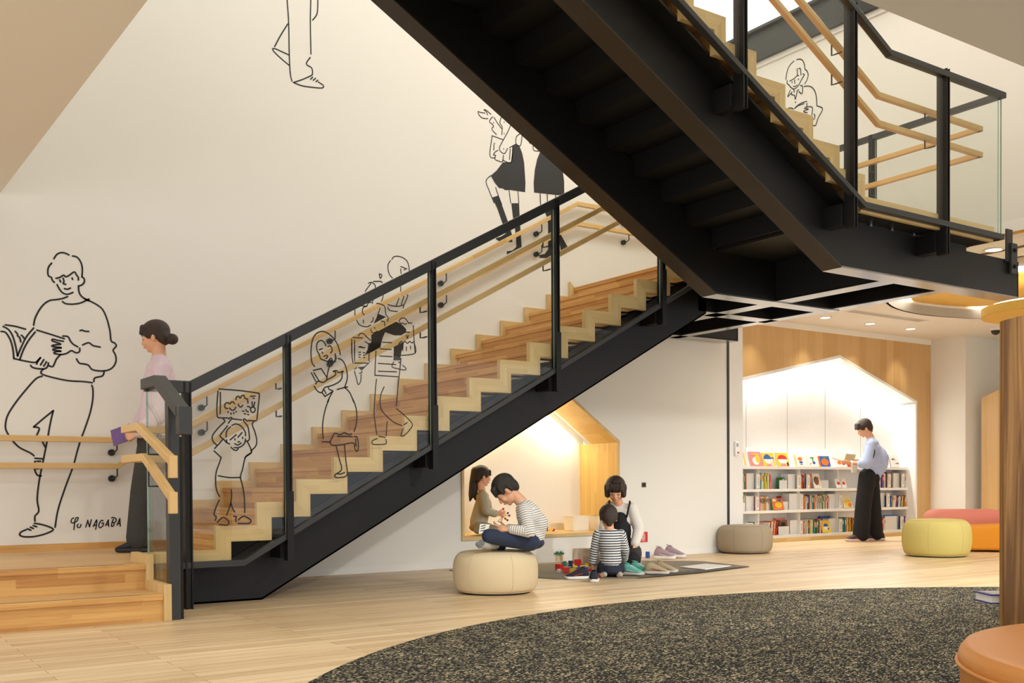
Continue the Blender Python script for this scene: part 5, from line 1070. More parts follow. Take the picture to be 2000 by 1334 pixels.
# ------------------------------------------------------------------ shoes
def shoe(x, y, ang, L, body, sole, acc, z=.0, W=.36, H=.55, label='', group='', name='shoe', chunky=1.0, tongue=None):
    """toe towards +x (local); sections along the length"""
    o = thing(name, label, 'shoe', (0, 0, 0), group)
    T = Matrix.Rotation(R_(ang), 3, 'Z'); O = Vector((x, y, z))
    secs = [(-.50, .15, .30*chunky, .12, .84), (-.46, .27, .62, .02, .9), (-.38, .33, .86, .0, .95), (-.25, .35, .92, 0, 1), (-.10, .36, .80, 0, 1), (.05, .40, .66, 0, 1), (.2, .45, .52, 0, 1), (.34, .45, .40, 0, 1), (.44, .36, .32, .02, 1), (.50, .18, .22, .06, 1)]
    hs = .13*chunky
    def ringp(s, lo, hi, wd, n=16, pw=.6):
        r = []
        for k in range(n):
            t = 2*math.pi*k/n; cy = math.cos(t); sz = math.sin(t)
            yy = wd*abs(cy)**pw*(1 if cy >= 0 else -1)*.5; zz = lo+(hi-lo)*(.5+.5*abs(sz)**pw*(1 if sz >= 0 else -1))
            if sz > 0: yy *= 1-.35*abs(sz)
            r.append(Vector((s*L, yy*L, zz*L)))
        return r
    n = 16
    def loft(rings):
        vs = [O+T @ p for r in rings for p in r]; fs = [(i*n+k, i*n+(k+1) % n, (i+1)*n+(k+1) % n, (i+1)*n+k) for i in range(len(rings)-1) for k in range(n)]
        fs += [tuple(range(n)), tuple((len(rings)-1)*n+k for k in range(n))]; return MB().add(vs, fs)
    obj('upper', loft([ringp(s, hs*.8, max(h*H*1.0, hs*1.1), w) for s, w, h, lf, _ in secs]), body, o, smooth=True)
    srings = []
    for s, w, h, lf, _ in secs:
        r = [];
        for k in range(n):
            t = 2*math.pi*k/n; cy = math.cos(t); sz = math.sin(t); r.append(Vector((s*1.03*L, (w+.035)*.5*L*(abs(cy)**.4)*(1 if cy >= 0 else -1), (lf*.5+(hs-lf*.3)*(.5+.5*abs(sz)**.35*(1 if sz >= 0 else -1)))*L)))
        srings.append(r)
    obj('sole', loft(srings), sole, o, smooth=True)
    # collar opening
    m = MB(); m.ell(O+T @ Vector((-.27*L, 0, .925*H*L)), (.155*L, .105*L, .02*L), T @ Matrix.Rotation(R_(12), 3, 'Y'))
    obj('lining', m, tongue or M['steel'], o, smooth=True)
    for k in range(4):
        s = -.06+.075*k; hz = (.80-.17*(s+.1)/.15*.9)*H
        hz = np.interp(s, [q[0] for q in secs], [q[2] for q in secs])*H
        obj('lace', MB().tube([O+T @ Vector((s*L, -.11*L, (hz-.035)*L)), O+T @ Vector((s*L, 0, (hz+.008)*L)), O+T @ Vector((s*L, .11*L, (hz-.035)*L))], .009*L*1.6, 6), acc, o)
    for sd in (-1, 1):
        m = MB(); pts = [O+T @ Vector((s*L, sd*(w*.5-.0)*L*.97, zz*L)) for s, w, zz in ((-.22, .36, .24), (-.02, .385, .19), (.16, .43, .155))]
        obj('side_stripe', m.tube(pts, .016*L, 6), acc, o)
    return o
def ang_uv(a): return math.degrees(math.atan2(*((Rv*math.cos(R_(a))+Fv*math.sin(R_(a))).yx)))   # picture direction -> world heading
navy = mat('navy_shoe_mesh', srgb(34, 38, 54), .8, bump=.3, bscale=600); wsole = mat('white_rubber', srgb(232, 230, 226), .6); redl = mat('red_lace', srgb(190, 30, 36), .6)
teal = mat('teal_shoe_mesh', srgb(98, 176, 160), .8, bump=.3, bscale=600); beige = mat('khaki_shoe_suede', srgb(168, 154, 122), .85); lil = mat('lilac_shoe_mesh', srgb(170, 146, 156), .8, bump=.3, bscale=600); gsole = mat('grey_rubber', srgb(196, 188, 178), .6); wl = mat('white_lace', srgb(226, 222, 214), .6)
def sh(u, v, an, L, *a, **k):
    c = at(u, v, 'z', 0); return shoe(c.x, c.y, ang_uv(an), L, *a, **k)
gsh = 'pairs of shoes left around the play mat'
sh(1127, 1131, 188, .205, navy, wsole, redl, label='navy trainer with red laces lying side-on, left shoe of the navy pair', group=gsh)
sh(1160, 1136, 85, .19, navy, wsole, redl, label='navy trainer with its heel to the camera, right shoe of the navy pair', group=gsh, z=.0)
sh(1236, 1126, -28, .20, teal, gsole, wl, label='teal child\'s shoe, nearer one of the teal pair', z=.0127, group=gsh, tongue=teal)
sh(1251, 1122, -32, .20, teal, gsole, wl, label='teal child\'s shoe, farther one of the teal pair', z=.0127, group=gsh, tongue=teal)
sh(1283, 1124, -12, .215, beige, gsole, redl, label='khaki trainer with red stripes, left one of the khaki pair', z=.0127, group=gsh, tongue=beige)
sh(1301, 1121, -22, .205, beige, gsole, redl, label='khaki trainer with red stripes, right one of the khaki pair', z=.0127, group=gsh, tongue=beige)
sh(1298, 1092, -18, .23, lil, wsole, wl, label='lilac trainer by the white wall, left one of the lilac pair', group=gsh, chunky=1.25, H=.62, tongue=lil)
sh(1318, 1089, -22, .23, lil, wsole, wl, label='lilac trainer by the white wall, right one of the lilac pair', group=gsh, chunky=1.25, H=.62, tongue=lil)
# ================================================================== PEOPLE
def remesh(mb, vox=.006, it=4, fac=.5, name='body'):
    me = mb.mesh(name); o = bpy.data.objects.new('tmp', me); COL.objects.link(o)
    r = o.modifiers.new('r', 'REMESH'); r.mode = 'VOXEL'; r.voxel_size = vox; r.use_smooth_shade = True
    s = o.modifiers.new('s', 'SMOOTH'); s.factor = fac; s.iterations = it
    dg = bpy.context.evaluated_depsgraph_get(); out = bpy.data.meshes.new_from_object(o.evaluated_get(dg)); out.name = name
    bpy.data.objects.remove(o); bpy.data.meshes.remove(me)
    for p in out.polygons: p.use_smooth = True
    return out
def place(name, me, ma, parent):
    off = parent_loc(parent); me.transform(Matrix.Translation(-off)); return obj(name, me, ma, parent)
def stripe_attr(me, segs, off=Vector((0, 0, 0))):
    a = me.attributes.new('stripe', 'FLOAT', 'POINT'); co = np.empty(len(me.vertices)*3, 'f'); me.vertices.foreach_get('co', co); co = co.reshape(-1, 3)
    best = np.full(len(co), 1e9); val = np.zeros(len(co))
    for p0, p1, r, o0 in segs:
        p0 = np.array(p0); d = np.array(p1)-p0; L = np.linalg.norm(d); d /= L; t = (co-p0) @ d; tc = np.clip(t, 0, L)
        q = p0+tc[:, None]*d; dist = np.linalg.norm(co-q, axis=1)-r; k = dist < best; best[k] = dist[k]; val[k] = t[k]+o0
    a.data.foreach_set('value', val.astype('f'))
def striped(name, c1, c2, period, duty):
    m = bpy.data.materials.new(name); m.use_nodes = True; nt = m.node_tree; N = nt.nodes; Lk = nt.links; b = N['Principled BSDF']; b.inputs['Roughness'].default_value = .9; b.inputs['Specular IOR Level'].default_value = .15
    at_ = N.new('ShaderNodeAttribute'); at_.attribute_name = 'stripe'; dv = N.new('ShaderNodeMath'); dv.operation = 'DIVIDE'; dv.inputs[1].default_value = period; Lk.new(at_.outputs['Fac'], dv.inputs[0])
    fr = N.new('ShaderNodeMath'); fr.operation = 'FRACT'; Lk.new(dv.outputs[0], fr.inputs[0]); lt = N.new('ShaderNodeMath'); lt.operation = 'LESS_THAN'; lt.inputs[1].default_value = duty; Lk.new(fr.outputs[0], lt.inputs[0])
    mx = N.new('ShaderNodeMix'); mx.data_type = 'RGBA'; mx.inputs[6].default_value = (*c1, 1); mx.inputs[7].default_value = (*c2, 1); Lk.new(lt.outputs[0], mx.inputs[0]); Lk.new(mx.outputs[2], b.inputs['Base Color']); return m
SKIN = mat('skin', srgb(226, 170, 134), .55, **{'Subsurface Weight': .08}); HAIR = mat('black_brown_hair', srgb(34, 26, 22), .5, bump=.4, bscale=400); HAIR2 = mat('dark_brown_hair', srgb(52, 36, 28), .5, bump=.4, bscale=400)
LIP = mat('lips', srgb(196, 112, 100), .5); EYE = mat('eye_dark', (.01, .008, .007), .3)
def frame(fwd, up):
    f = Vector(fwd).normalized(); u = Vector(up); u = (u-f*u.dot(f)).normalized(); l = u.cross(f); return Matrix((f, l, u)).transposed()
def dirv(rx, fz, up):     # picture-right, away, up components
    return Rv*rx+Fv*fz+Vector((0, 0, up))
def head(mb, c, R, s, neck_to, neck_r=.045):
    W = lambda x, y, z: c+R @ Vector((x*s, y*s, z*s))
    E = lambda x, y, z, a, b, d, rot=None: mb.ell(W(x, y, z), (a*s, b*s, d*s), R if rot is None else R @ rot, 18, 12)
    E(-.004, 0, .022, .094, .076, .092); E(.024, 0, -.045, .062, .056, .066); E(.060, 0, -.088, .022, .028, .020); E(.058, 0, .0, .034, .058, .045)
    mb.cap(W(.086, 0, .0), .007*s, W(.103, 0, -.032), .0115*s, 10, 3)
    for sg in (-1, 1):
        E(.060, sg*.030, -.036, .026, .024, .026); mb.cap(W(.098, sg*.009, -.036), .006*s, W(.092, sg*.010, -.034), .006*s, 8, 3)
        E(-.002, sg*.078, -.018, .018, .010, .031, Matrix.Rotation(sg*-.35, 3, 'Z')); mb.cap(W(.080, sg*.012, .014), .007*s, W(.074, sg*.046, .012), .007*s, 8, 3)
    E(.086, 0, -.058, .012, .022, .007); E(.084, 0, -.068, .011, .019, .007)
    mb.cap(W(-.014, 0, -.05), neck_r*1.05*s, Vector(neck_to), neck_r*1.15*s, 16, 4)
def face_bits(par, c, R, s, closed=True):
    W = lambda x, y, z: c+R @ Vector((x*s, y*s, z*s))
    for sg in (-1, 1):
        obj('eye', MB().ell(W(.0865, sg*.031, -.008), (.006*s, .0125*s, .0028*s if closed else .006*s), R, 12, 8), EYE, par, smooth=True)
        obj('eyebrow', MB().cap(W(.0905, sg*.016, .016), .0028*s, W(.082, sg*.046, .015), .0022*s, 8, 2), HAIR, par, smooth=True)
    obj('lips', MB().ell(W(.0945, 0, -.0615), (.006*s, .019*s, .0065*s), R, 12, 8), LIP, par, smooth=True)
def hand(mb, wr, d, n, side, s=1, curl=(25, 35), spread=.0):
    d = Vector(d).normalized(); n = Vector(n); n = (n-d*n.dot(d)).normalized(); w_ = d.cross(n)*side     # w_ points to thumb side
    wr = Vector(wr)
    for i, o in enumerate((.030, .011, -.009, -.028)):
        mb.cap(wr+d*.008*s+w_*o*.45*s, .0135*s, wr+d*(.078-(.006 if i == 3 else 0))*s+w_*o*s, .0115*s, 10, 3)
    Ls = (.068, .076, .071, .055); rs = (.0088, .009, .0086, .0076)
    for i, o in enumerate((.030, .011, -.009, -.028)):
        b = wr+d*(.080-(.008 if i == 3 else 0))*s+w_*o*s; a = R_(curl[0]+i*4); dd = d*math.cos(a)+n*math.sin(a)+w_*spread*(1-i)*.5
        p1 = b+dd*Ls[i]*.45*s; a2 = a+R_(curl[1]); d2 = d*math.cos(a2)+n*math.sin(a2); p2 = p1+d2*Ls[i]*.32*s; a3 = a2+R_(curl[1]*.7); d3 = d*math.cos(a3)+n*math.sin(a3); p3 = p2+d3*Ls[i]*.23*s
        mb.cap(b, rs[i]*1.08*s, p1, rs[i]*s, 10, 3); mb.cap(p1, rs[i]*s, p2, rs[i]*.93*s, 10, 3); mb.cap(p2, rs[i]*.93*s, p3, rs[i]*.82*s, 10, 3)
    tb = wr+d*.022*s+w_*.026*s+n*.006*s; t1 = tb+(d*.75+w_*.55+n*.35).normalized()*.036*s; t2 = t1+(d*.85+w_*.15+n*.5).normalized()*.030*s
    mb.cap(tb, .0125*s, t1, .0105*s, 10, 3); mb.cap(t1, .0105*s, t2, .0088*s, 10, 3)
def torso(mb, pel, chest, neck, sl, sr, k, rp=.10, rc=.10):
    """k inflates; left/right shoulder joints sl, sr"""
    ax = (sl-sr).normalized(); hw = (sl-sr).length/2
    up = (chest-pel).normalized(); R = Matrix((ax, up.cross(ax), up)).transposed()
    mb.ell(pel, (hw*.82+k, rp*.86+k, rp*.95+k), R); mb.ell((pel+chest)/2, (hw*.76+k, rc*.80+k, (chest-pel).length*.55+k), R)
    up2 = (neck-chest).normalized(); R2 = Matrix((ax, up2.cross(ax), up2)).transposed()
    mb.ell(chest, (hw*.86+k, rc*.92+k, rc*1.05+k), R2); mb.ell((chest*.45+neck*.55), (hw*.80+k, rc*.70+k, rc*.55+k), R2)
    mb.cap(sl-(sl-sr)*.04, .040*hw/.17+k, neck-up2*.02, .042*hw/.17+k, 14, 4); mb.cap(sr+(sl-sr)*.04, .040*hw/.17+k, neck-up2*.02, .042*hw/.17+k, 14, 4)
def limb(mb, pts, rs, k=0):
    for i in range(len(pts)-1): mb.cap(pts[i], rs[i]+k, pts[i+1], rs[i+1]+k, 16, 4)
Pp = DP
def person(name, label, base): return thing(name, label, 'person', base)

# ---------------- boy reading on the cream pouf (faces picture-left)
c_ = lambda u, v, d: Pp(u, v, d)
bp_ = person('person', 'boy in a striped shirt sitting cross-legged on the cream pouf, reading a book', (PX1, PY1, .315))
pel, che, nek = c_(1040, 1053, 7.62), c_(1034, 1008, 7.60), c_(1019, 981, 7.60)
sl, el, wl_ = c_(1025, 994, 7.47), c_(1035, 1039, 7.42), c_(996, 1034, 7.46)
sr, er, wr_ = c_(1021, 990, 7.73), c_(1024, 1037, 7.80), c_(990, 1032, 7.70)
HR_ = frame(dirv(-.62, .0, -.78), dirv(-.78, 0, .62)); hc = c_(988, 957, 7.60); hs_ = .93
lk, rk = c_(955, 1047, 7.46), c_(962, 1050, 7.80); lh, rh = c_(1036, 1058, 7.54), c_(1036, 1058, 7.72)
la, ra = c_(978, 1066, 7.66), c_(960, 1064, 7.52)
m = MB(); head(m, hc, HR_, hs_, nek, .042); torso(m, pel, che, nek, sl, sr, -.008, .085, .085)
limb(m, [sl, el, wl_], [.036, .029, .021]); limb(m, [sr, er, wr_], [.036, .029, .021])
hand(m, wl_, dirv(-.95, .05, .15), dirv(-.1, .5, -.6), -1, .78, (30, 40)); hand(m, wr_, dirv(-.95, .0, .12), dirv(0, -.4, .7), 1, .78, (20, 30))
limb(m, [lh, lk, la], [.066, .048, .032]); limb(m, [rh, rk, ra], [.066, .048, .032]); limb(m, [ra, c_(938, 1065, 7.44)], [.028, .022]); limb(m, [la, c_(952, 1067, 7.70)], [.028, .022])
place('body', remesh(m, .0048, 3, .4), SKIN, bp_); face_bits(bp_, hc, HR_, hs_)
m = MB(); W = lambda x, y, z: hc+HR_ @ (Vector((x, y, z))*hs_)
m.ell(W(-.016, 0, .040), (.104*hs_, .089*hs_, .092*hs_), HR_); m.ell(W(-.062, 0, -.004), (.050*hs_, .072*hs_, .075*hs_), HR_)
for y in (-.05, -.025, 0, .025, .05): m.cap(W(.062, y, .075), .026*hs_, W(.088, y*.9, .030), .012*hs_, 10, 3)
for y in (-1, 1): m.cap(W(.02, y*.066, .05), .026*hs_, W(.035, y*.074, -.004), .010*hs_, 10, 3); m.cap(W(-.035, y*.066, .03), .026*hs_, W(-.035, y*.068, -.035), .014*hs_, 10, 3)
place('hair', remesh(m, .005, 3), HAIR, bp_)
SH1 = striped('shirt_fine_navy_stripes', srgb(232, 228, 220), srgb(74, 70, 76), .0165, .22)
m = MB(); torso(m, pel+Vector((0, 0, .028)), che, nek, sl, sr, .010, .088, .092); m.ell(c_(1049, 1030, 7.60), (.06, .06, .10)); m.cap(c_(1049, 1022, 7.60), .083, c_(1041, 1047, 7.62), .086, 18, 4)
limb(m, [sl, el, c_(1000, 1034, 7.455)], [.048, .043, .034]); limb(m, [sr, er, c_(994, 1032, 7.70)], [.048, .043, .034])
me = remesh(m, .006, 3); stripe_attr(me, [(tuple(pel-Vector((0, 0, .06))), tuple(che), .09, 0), (tuple(che), tuple(nek), .085, .2), (tuple(sl), tuple(el), .045, 0), (tuple(el), tuple(c_(985, 1033, 7.455)), .038, 0), (tuple(sr), tuple(er), .045, 0), (tuple(er), tuple(wr_), .038, 0)])
place('shirt', me, SH1, bp_)
m = MB(); m.ell(c_(1036, 1060, 7.62), (.10, .115, .052)); limb(m, [lh, lk], [.070, .054]); limb(m, [lk, la], [.053, .042]); limb(m, [rh, rk], [.070, .054]); limb(m, [rk, c_(968, 1063, 7.56)], [.052, .038])
place('jeans', remesh(m, .006, 4), mat('navy_jeans', srgb(42, 52, 76), .85, bump=.3, bscale=500), bp_)
sock = mat('grey_sock', srgb(178, 174, 160), .9, bump=.3, bscale=600); sockd = mat('dark_grey_sole', srgb(120, 120, 122), .9)
m = MB(); limb(m, [c_(968, 1063.5, 7.55), c_(950, 1064.5, 7.47), c_(941, 1064.5, 7.44)], [.035, .034, .026]); place('sock', remesh(m, .005, 3), sock, bp_)
m = MB(); limb(m, [c_(941, 1062, 7.43), c_(933, 1063, 7.42)], [.022, .018]); m.cap(c_(936, 1068, 7.42), .014, c_(941, 1058, 7.42), .016); place('sock_toe', remesh(m, .005, 3), sockd, bp_)
rb = thing('picture_book', 'open picture book with a green cover in the hands of the boy on the pouf', 'book', c_(950, 1036, 7.5))
def quadslab(A, B, C_, D_, t):
    n = (B-A).cross(D_-A).normalized()*t; return MB().add([A, B, C_, D_, A+n, B+n, C_+n, D_+n], [(0, 1, 2, 3), (7, 6, 5, 4), (0, 4, 5, 1), (1, 5, 6, 2), (2, 6, 7, 3), (3, 7, 4, 0)])
grn = mat('green_cover', srgb(40, 120, 74), .4)
A, B, C_, D_ = c_(934, 1044.5, 7.44), c_(953, 1040, 7.46), c_(958, 1024.5, 7.52), c_(937, 1023.5, 7.50)
obj('cover', quadslab(A, B, C_, D_, .003), grn, rb); n_ = (B-A).cross(D_-A).normalized()
cen = (A+B+C_+D_)/4+n_*.003; S = lambda p, f, e: cen+(p-cen)*f+n_*e
obj('pages', quadslab(S(A, .93, .001), S(B, .93, .001), S(C_, .93, .001), S(D_, .93, .001), .004), PAGES, rb)
m = MB()
for i in range(3):
    a = S(A, .7, .0062)+(D_-A)*(.08+.22*i); m.add([a, a+(B-A)*.5, a+(B-A)*.5+(D_-A)*.08, a+(D_-A)*.08], [(0, 1, 2, 3)])
obj('page_text', m, BM['black'], rb)
obj('cover', quadslab(C_, D_+(C_-D_)*.0+(C_-D_)*1.0+dirv(.08, .10, -.01), c_(985, 1029, 7.60), c_(962, 1024.5, 7.42)+Vector((0, 0, .002)), .003), PAGES, rb)

# ---------------- girl kneeling in the alcove (back three-quarter, faces picture-right)
gd = 10.35
g = lambda u, v, d=gd: Pp(u, v, d)
gp_ = person('person', 'girl with long dark ponytail kneeling in the alcove, holding a ball-and-stick toy', g(940, 1040))
pel, che, nek = g(937, 1026), g(944, 985), g(941, 958)
sl, el, wl_ = g(944, 967, gd-.11), g(949, 998, gd-.14), g(970, 1005, gd-.06)
sr, er, wr_ = g(943, 966, gd+.11), g(956, 998, gd+.13), g(972, 1004, gd+.05)
HR_ = frame(dirv(.90, .38, -.12), dirv(.08, 0, 1)); hc = g(941, 930); hs_ = .88
m = MB(); head(m, hc, HR_, hs_, nek, .038); torso(m, pel, che, nek, sl, sr, -.008, .07, .07)
limb(m, [sl, el, wl_], [.03, .025, .019]); limb(m, [sr, er, wr_], [.03, .025, .019]); hand(m, wl_, dirv(.95, .1, .1), dirv(0, .7, .3), 1, .66); hand(m, wr_, dirv(.95, -.1, .1), dirv(0, -.7, .3), -1, .66)
for sg in (-1, 1):
    hp = g(938, 1030, gd+sg*.06); kn = g(966, 1035, gd+sg*.08); an = g(935, 1038, gd+sg*.09); limb(m, [hp, kn, an], [.055, .042, .028])
place('body', remesh(m, .0048, 3, .4), SKIN, gp_); face_bits(gp_, hc, HR_, hs_)
W = lambda x, y, z: hc+HR_ @ (Vector((x, y, z))*hs_)
m = MB(); m.ell(W(-.014, 0, .036), (.106*hs_, .090*hs_, .092*hs_), HR_); m.ell(W(-.060, 0, -.01), (.055*hs_, .074*hs_, .08*hs_), HR_)
for y in (-.04, 0, .04): m.cap(W(.07, y, .065), .022*hs_, W(.088, y, .022), .010*hs_, 10, 3)
m.cap(W(-.085, 0, .05), .050*hs_, g(925, 945), .046, 16, 4); m.cap(g(925, 945), .046, g(921, 966), .032, 16, 4); m.cap(g(921, 966), .032, g(918, 978), .010, 16, 4); m.cap(g(926, 950), .04, g(929, 974), .018, 14, 4)
place('hair', remesh(m, .005, 4), HAIR, gp_)
gry = mat('grey_beige_cardigan', srgb(178, 168, 142), .9, bump=.3, bscale=500)
m = MB(); torso(m, pel, che, nek, sl, sr, .012, .08, .078); m.ell(g(935, 1022), (.085, .10, .075)); m.cap(g(942, 990), .085, g(935, 1018), .09)
limb(m, [sl, el, g(966, 1004, gd-.07)], [.042, .042, .034]); limb(m, [sr, er, g(968, 1003, gd+.06)], [.042, .042, .034]); place('cardigan', remesh(m, .006, 4), gry, gp_)
m = MB()
for sg in (-1, 1): limb(m, [g(937, 1030, gd+sg*.06), g(963, 1034, gd+sg*.08)], [.066, .05]); limb(m, [g(963, 1035, gd+sg*.08), g(932, 1036, gd+sg*.09)], [.045, .036])
m.ell(g(934, 1030), (.09, .10, .05)); place('trousers', remesh(m, .006, 4), mat('taupe_trousers', srgb(150, 136, 108), .9), gp_)
ty = thing('molecule_toy', 'wooden ball-and-stick toy with coloured knobs held up by the girl in the alcove', 'toy', g(982, 1007))
cc = g(982, 1007, gd); rnd2 = random.Random(3)
obj('hub', MB().ell(cc, (.022, .022, .022)), TM['natural wood'], ty, smooth=True)
for k, (du, dv, dd, cl) in enumerate(((-13, -8, -.02, 'blue'), (1, -13, 0, 'red'), (10, -5, .02, 'blue'), (13, 0, -.03, 'red'), (9, 9, .02, 'blue'), (-3, 14, 0, 'red'), (-8, 11, -.03, 'white'), (5, 6, -.09, 'red'), (-2, -4, .10, 'blue'))):
    e = g(982+du, 1007+dv, gd+dd); r_ = obj('rod', MB().tube([cc, e], .0045, 8), TM['natural wood'], ty); obj('knob', MB().ell(e, (.0115, .0115, .0115), None, 12, 8), TM[cl], r_, smooth=True)

# ---------------- woman kneeling behind the toys (faces the camera)
wd = 9.75
g = lambda u, v, d=wd: Pp(u, v, d)
wp_ = person('person', 'woman with a short dark bob, white top and black pinafore, kneeling by the toys', g(1212, 1105))
pel, che, nek = g(1214, 1070, 9.85), g(1213, 1014, 9.80), g(1208, 984, 9.78)
sr, er, wr_ = g(1190, 989, 9.80), g(1180, 1032, 9.72), g(1190, 1062, 9.55)
sl, el, wl_ = g(1234, 992, 9.76), g(1248, 1034, 9.74), g(1239, 1066, 9.62)
HR_ = frame(dirv(-.10, -.86, -.48), dirv(-.04, -.48, .88)); hc = g(1202, 956, 9.70); hs_ = .98
m = MB(); head(m, hc, HR_, hs_, nek, .042); torso(m, pel, che, nek, sl, sr, -.008, .10, .085)
limb(m, [sl, el, wl_], [.038, .031, .022]); limb(m, [sr, er, wr_], [.038, .031, .022]); hand(m, wl_, dirv(-.15, -.15, -.95), dirv(-.8, 0, 0), -1, .9, (15, 20)); hand(m, wr_, dirv(.1, -.3, -.9), dirv(.6, .4, 0), 1, .9)
for sg in (-1, 1):
    hp = g(1214+sg*16, 1080, 9.85); kn = g(1214+sg*20, 1098, 9.50); an = g(1214+sg*18, 1100, 9.92); limb(m, [hp, kn, an], [.075, .055, .035])
place('body', remesh(m, .0055, 3, .4), SKIN, wp_); face_bits(wp_, hc, HR_, hs_)
W = lambda x, y, z: hc+HR_ @ (Vector((x, y, z))*hs_)
m = MB(); m.ell(W(-.014, 0, .036), (.108*hs_, .098*hs_, .096*hs_), HR_); m.ell(W(-.05, 0, -.03), (.06*hs_, .092*hs_, .085*hs_), HR_)
for sg in (-1, 1):
    m.cap(W(-.005, sg*.072, .03), .036, W(.012, sg*.078, -.055), .026, 14, 4); m.cap(W(-.03, sg*.070, .0), .040, W(-.02, sg*.074, -.075), .026, 14, 4); m.cap(W(.060, sg*.040, .070), .026, W(.058, sg*.072, .0), .015, 12, 3); m.cap(W(.058, sg*.072, .0), .015, W(.050, sg*.076, -.05), .011, 12, 3)
for y in (-.045, -.015, .015, .045): m.cap(W(.066, y, .078), .026, W(.091, y*1.1, .040), .010, 10, 3)
place('hair', remesh(m, .0055, 4), HAIR2, wp_)
m = MB(); torso(m, pel, che, nek, sl, sr, .010, .11, .092); limb(m, [sl, el, g(1240, 1062, 9.64)], [.052, .056, .042]); limb(m, [sr, er, g(1189, 1058, 9.58)], [.052, .054, .040])
place('blouse', remesh(m, .006, 4), mat('white_blouse', srgb(232, 224, 212), .85, bump=.3, bscale=120), wp_)
blk = mat('black_pinafore', srgb(24, 23, 26), .85)
m = MB(); R = frame(dirv(0, -1, .1), dirv(0, 0, 1))
ax = (sl-sr).normalized(); hw = (sl-sr).length/2; up2 = (che-pel).normalized(); Rt = Matrix((ax, up2.cross(ax), up2)).transposed()
m.ell(g(1214, 1036, 9.79), (hw*.86, .125, .15), Rt); m.ell(g(1216, 1068, 9.84), (hw*1.06, .140, .13), Rt); m.ell(g(1212, 1014, 9.75), (hw*.62, .085, .075), Rt)
for sg in (-1, 1): limb(m, [g(1214+sg*16, 1080, 9.85), g(1214+sg*20, 1094, 9.46)], [.115, .085]); limb(m, [g(1214+sg*20, 1096, 9.52), g(1214+sg*18, 1098, 9.95)], [.07, .06])
place('pinafore', remesh(m, .006, 3), blk, wp_)
for sg, (ua, va, ub, vb) in ((-1, (1195, 1010, 1190, 981)), (1, (1224, 1010, 1230, 982))):
    m = MB(); pts = [g(ua, va, 9.70), g((ua+ub)/2, (va+vb)/2-1, 9.665), g(ub, vb+1, 9.70), g(ub, vb-2.5, 9.78), g(ub-1, vb+4, 9.88), g(ua, va, 9.93)]
    obj('strap', m.tube(spline(pts, 4), .0095, 8), blk, wp_, smooth=True)

# ---------------- small child seen from behind
kd = 8.85
g = lambda u, v, d=kd: Pp(u, v, d)
kp_ = person('person', 'small child seen from behind in a bold striped shirt, kneeling on the play mat', g(1192, 1128))
pel, che, nek = g(1193, 1098), g(1190, 1060, 8.83), g(1190, 1034, 8.83)
sl, el, wl_ = g(1168, 1044), g(1161, 1074, kd+.02), g(1157, 1100, kd+.05)
sr, er, wr_ = g(1213, 1044), g(1221, 1073, kd+.03), g(1220, 1094, kd+.16)
HR_ = frame(dirv(-.05, .93, -.36), dirv(0, .36, .93)); hc = g(1188, 1010, 8.87); hs_ = .86
m = MB(); head(m, hc, HR_, hs_, nek, .042); torso(m, pel, che, nek, sl, sr, -.008, .08, .075)
limb(m, [sl, el, wl_], [.032, .026, .019]); limb(m, [sr, er, wr_], [.032, .026, .019]); hand(m, wl_, dirv(-.1, .4, -.9), dirv(.8, .2, 0), -1, .66); hand(m, wr_, dirv(-.1, .9, -.3), dirv(-.6, 0, -.4), 1, .66)
for sg in (-1, 1):
    limb(m, [g(1193+sg*12, 1106), g(1193+sg*17, 1116, kd+.24), g(1193+sg*17, 1122, kd-.02), g(1193+sg*16, 1124, kd-.09)], [.058, .045, .028, .022])
place('body', remesh(m, .0052, 3, .4), SKIN, kp_); face_bits(kp_, hc, HR_, hs_)
W = lambda x, y, z: hc+HR_ @ (Vector((x, y, z))*hs_)
m = MB(); m.ell(W(-.012, 0, .036), (.106*hs_, .094*hs_, .094*hs_), HR_); m.ell(W(-.050, 0, -.012), (.062*hs_, .080*hs_, .082*hs_), HR_); m.cap(W(-.060, 0, -.05), .048*hs_, W(-.050, 0, -.085), .034*hs_, 14, 4)
for y in (-.05, -.025, 0, .025, .05): m.cap(W(.062, y, .07), .024*hs_, W(.088, y, .028), .012*hs_, 10, 3)
for y in (-1, 1): m.cap(W(-.02, y*.070, .02), .026*hs_, W(-.025, y*.074, -.03), .014*hs_, 10, 3)
place('hair', remesh(m, .0055, 4), HAIR2, kp_)
SH2 = striped('shirt_bold_navy_stripes', srgb(226, 226, 222), srgb(52, 58, 74), .0215, .44)
m = MB(); torso(m, pel+Vector((0, 0, .012)), che, nek, sl, sr, .012, .092, .082); m.cap(g(1192, 1075), .088, g(1193, 1096), .094)
limb(m, [sl, el, g(1158, 1097, kd+.04)], [.045, .038, .032]); limb(m, [sr, er, g(1220, 1091, kd+.12)], [.045, .038, .032])
me = remesh(m, .006, 3); z3 = Vector((0, 0, .3)); stripe_attr(me, [(tuple(pel-Vector((0, 0, .1))), tuple(pel-Vector((0, 0, .1))+z3+Vector((0, 0, .15))), .10, 0), (tuple(sl), tuple(wl_), .036, .008), (tuple(sr), tuple(wr_), .036, .008)])
place('shirt', me, SH2, kp_)
m = MB(); m.ell(g(1194, 1108, kd), (.105, .095, .052)); m.ell(g(1196, 1115, kd-.02), (.098, .085, .040))
for sg in (-1, 1): limb(m, [g(1193+sg*12, 1108), g(1193+sg*17, 1116, kd+.24)], [.066, .052]); limb(m, [g(1193+sg*17, 1116, kd+.22), g(1193+sg*15, 1118, kd-.04)], [.042, .034])
place('trousers', remesh(m, .006, 4), mat('navy_trousers', srgb(34, 38, 56), .85, bump=.2, bscale=300), kp_)
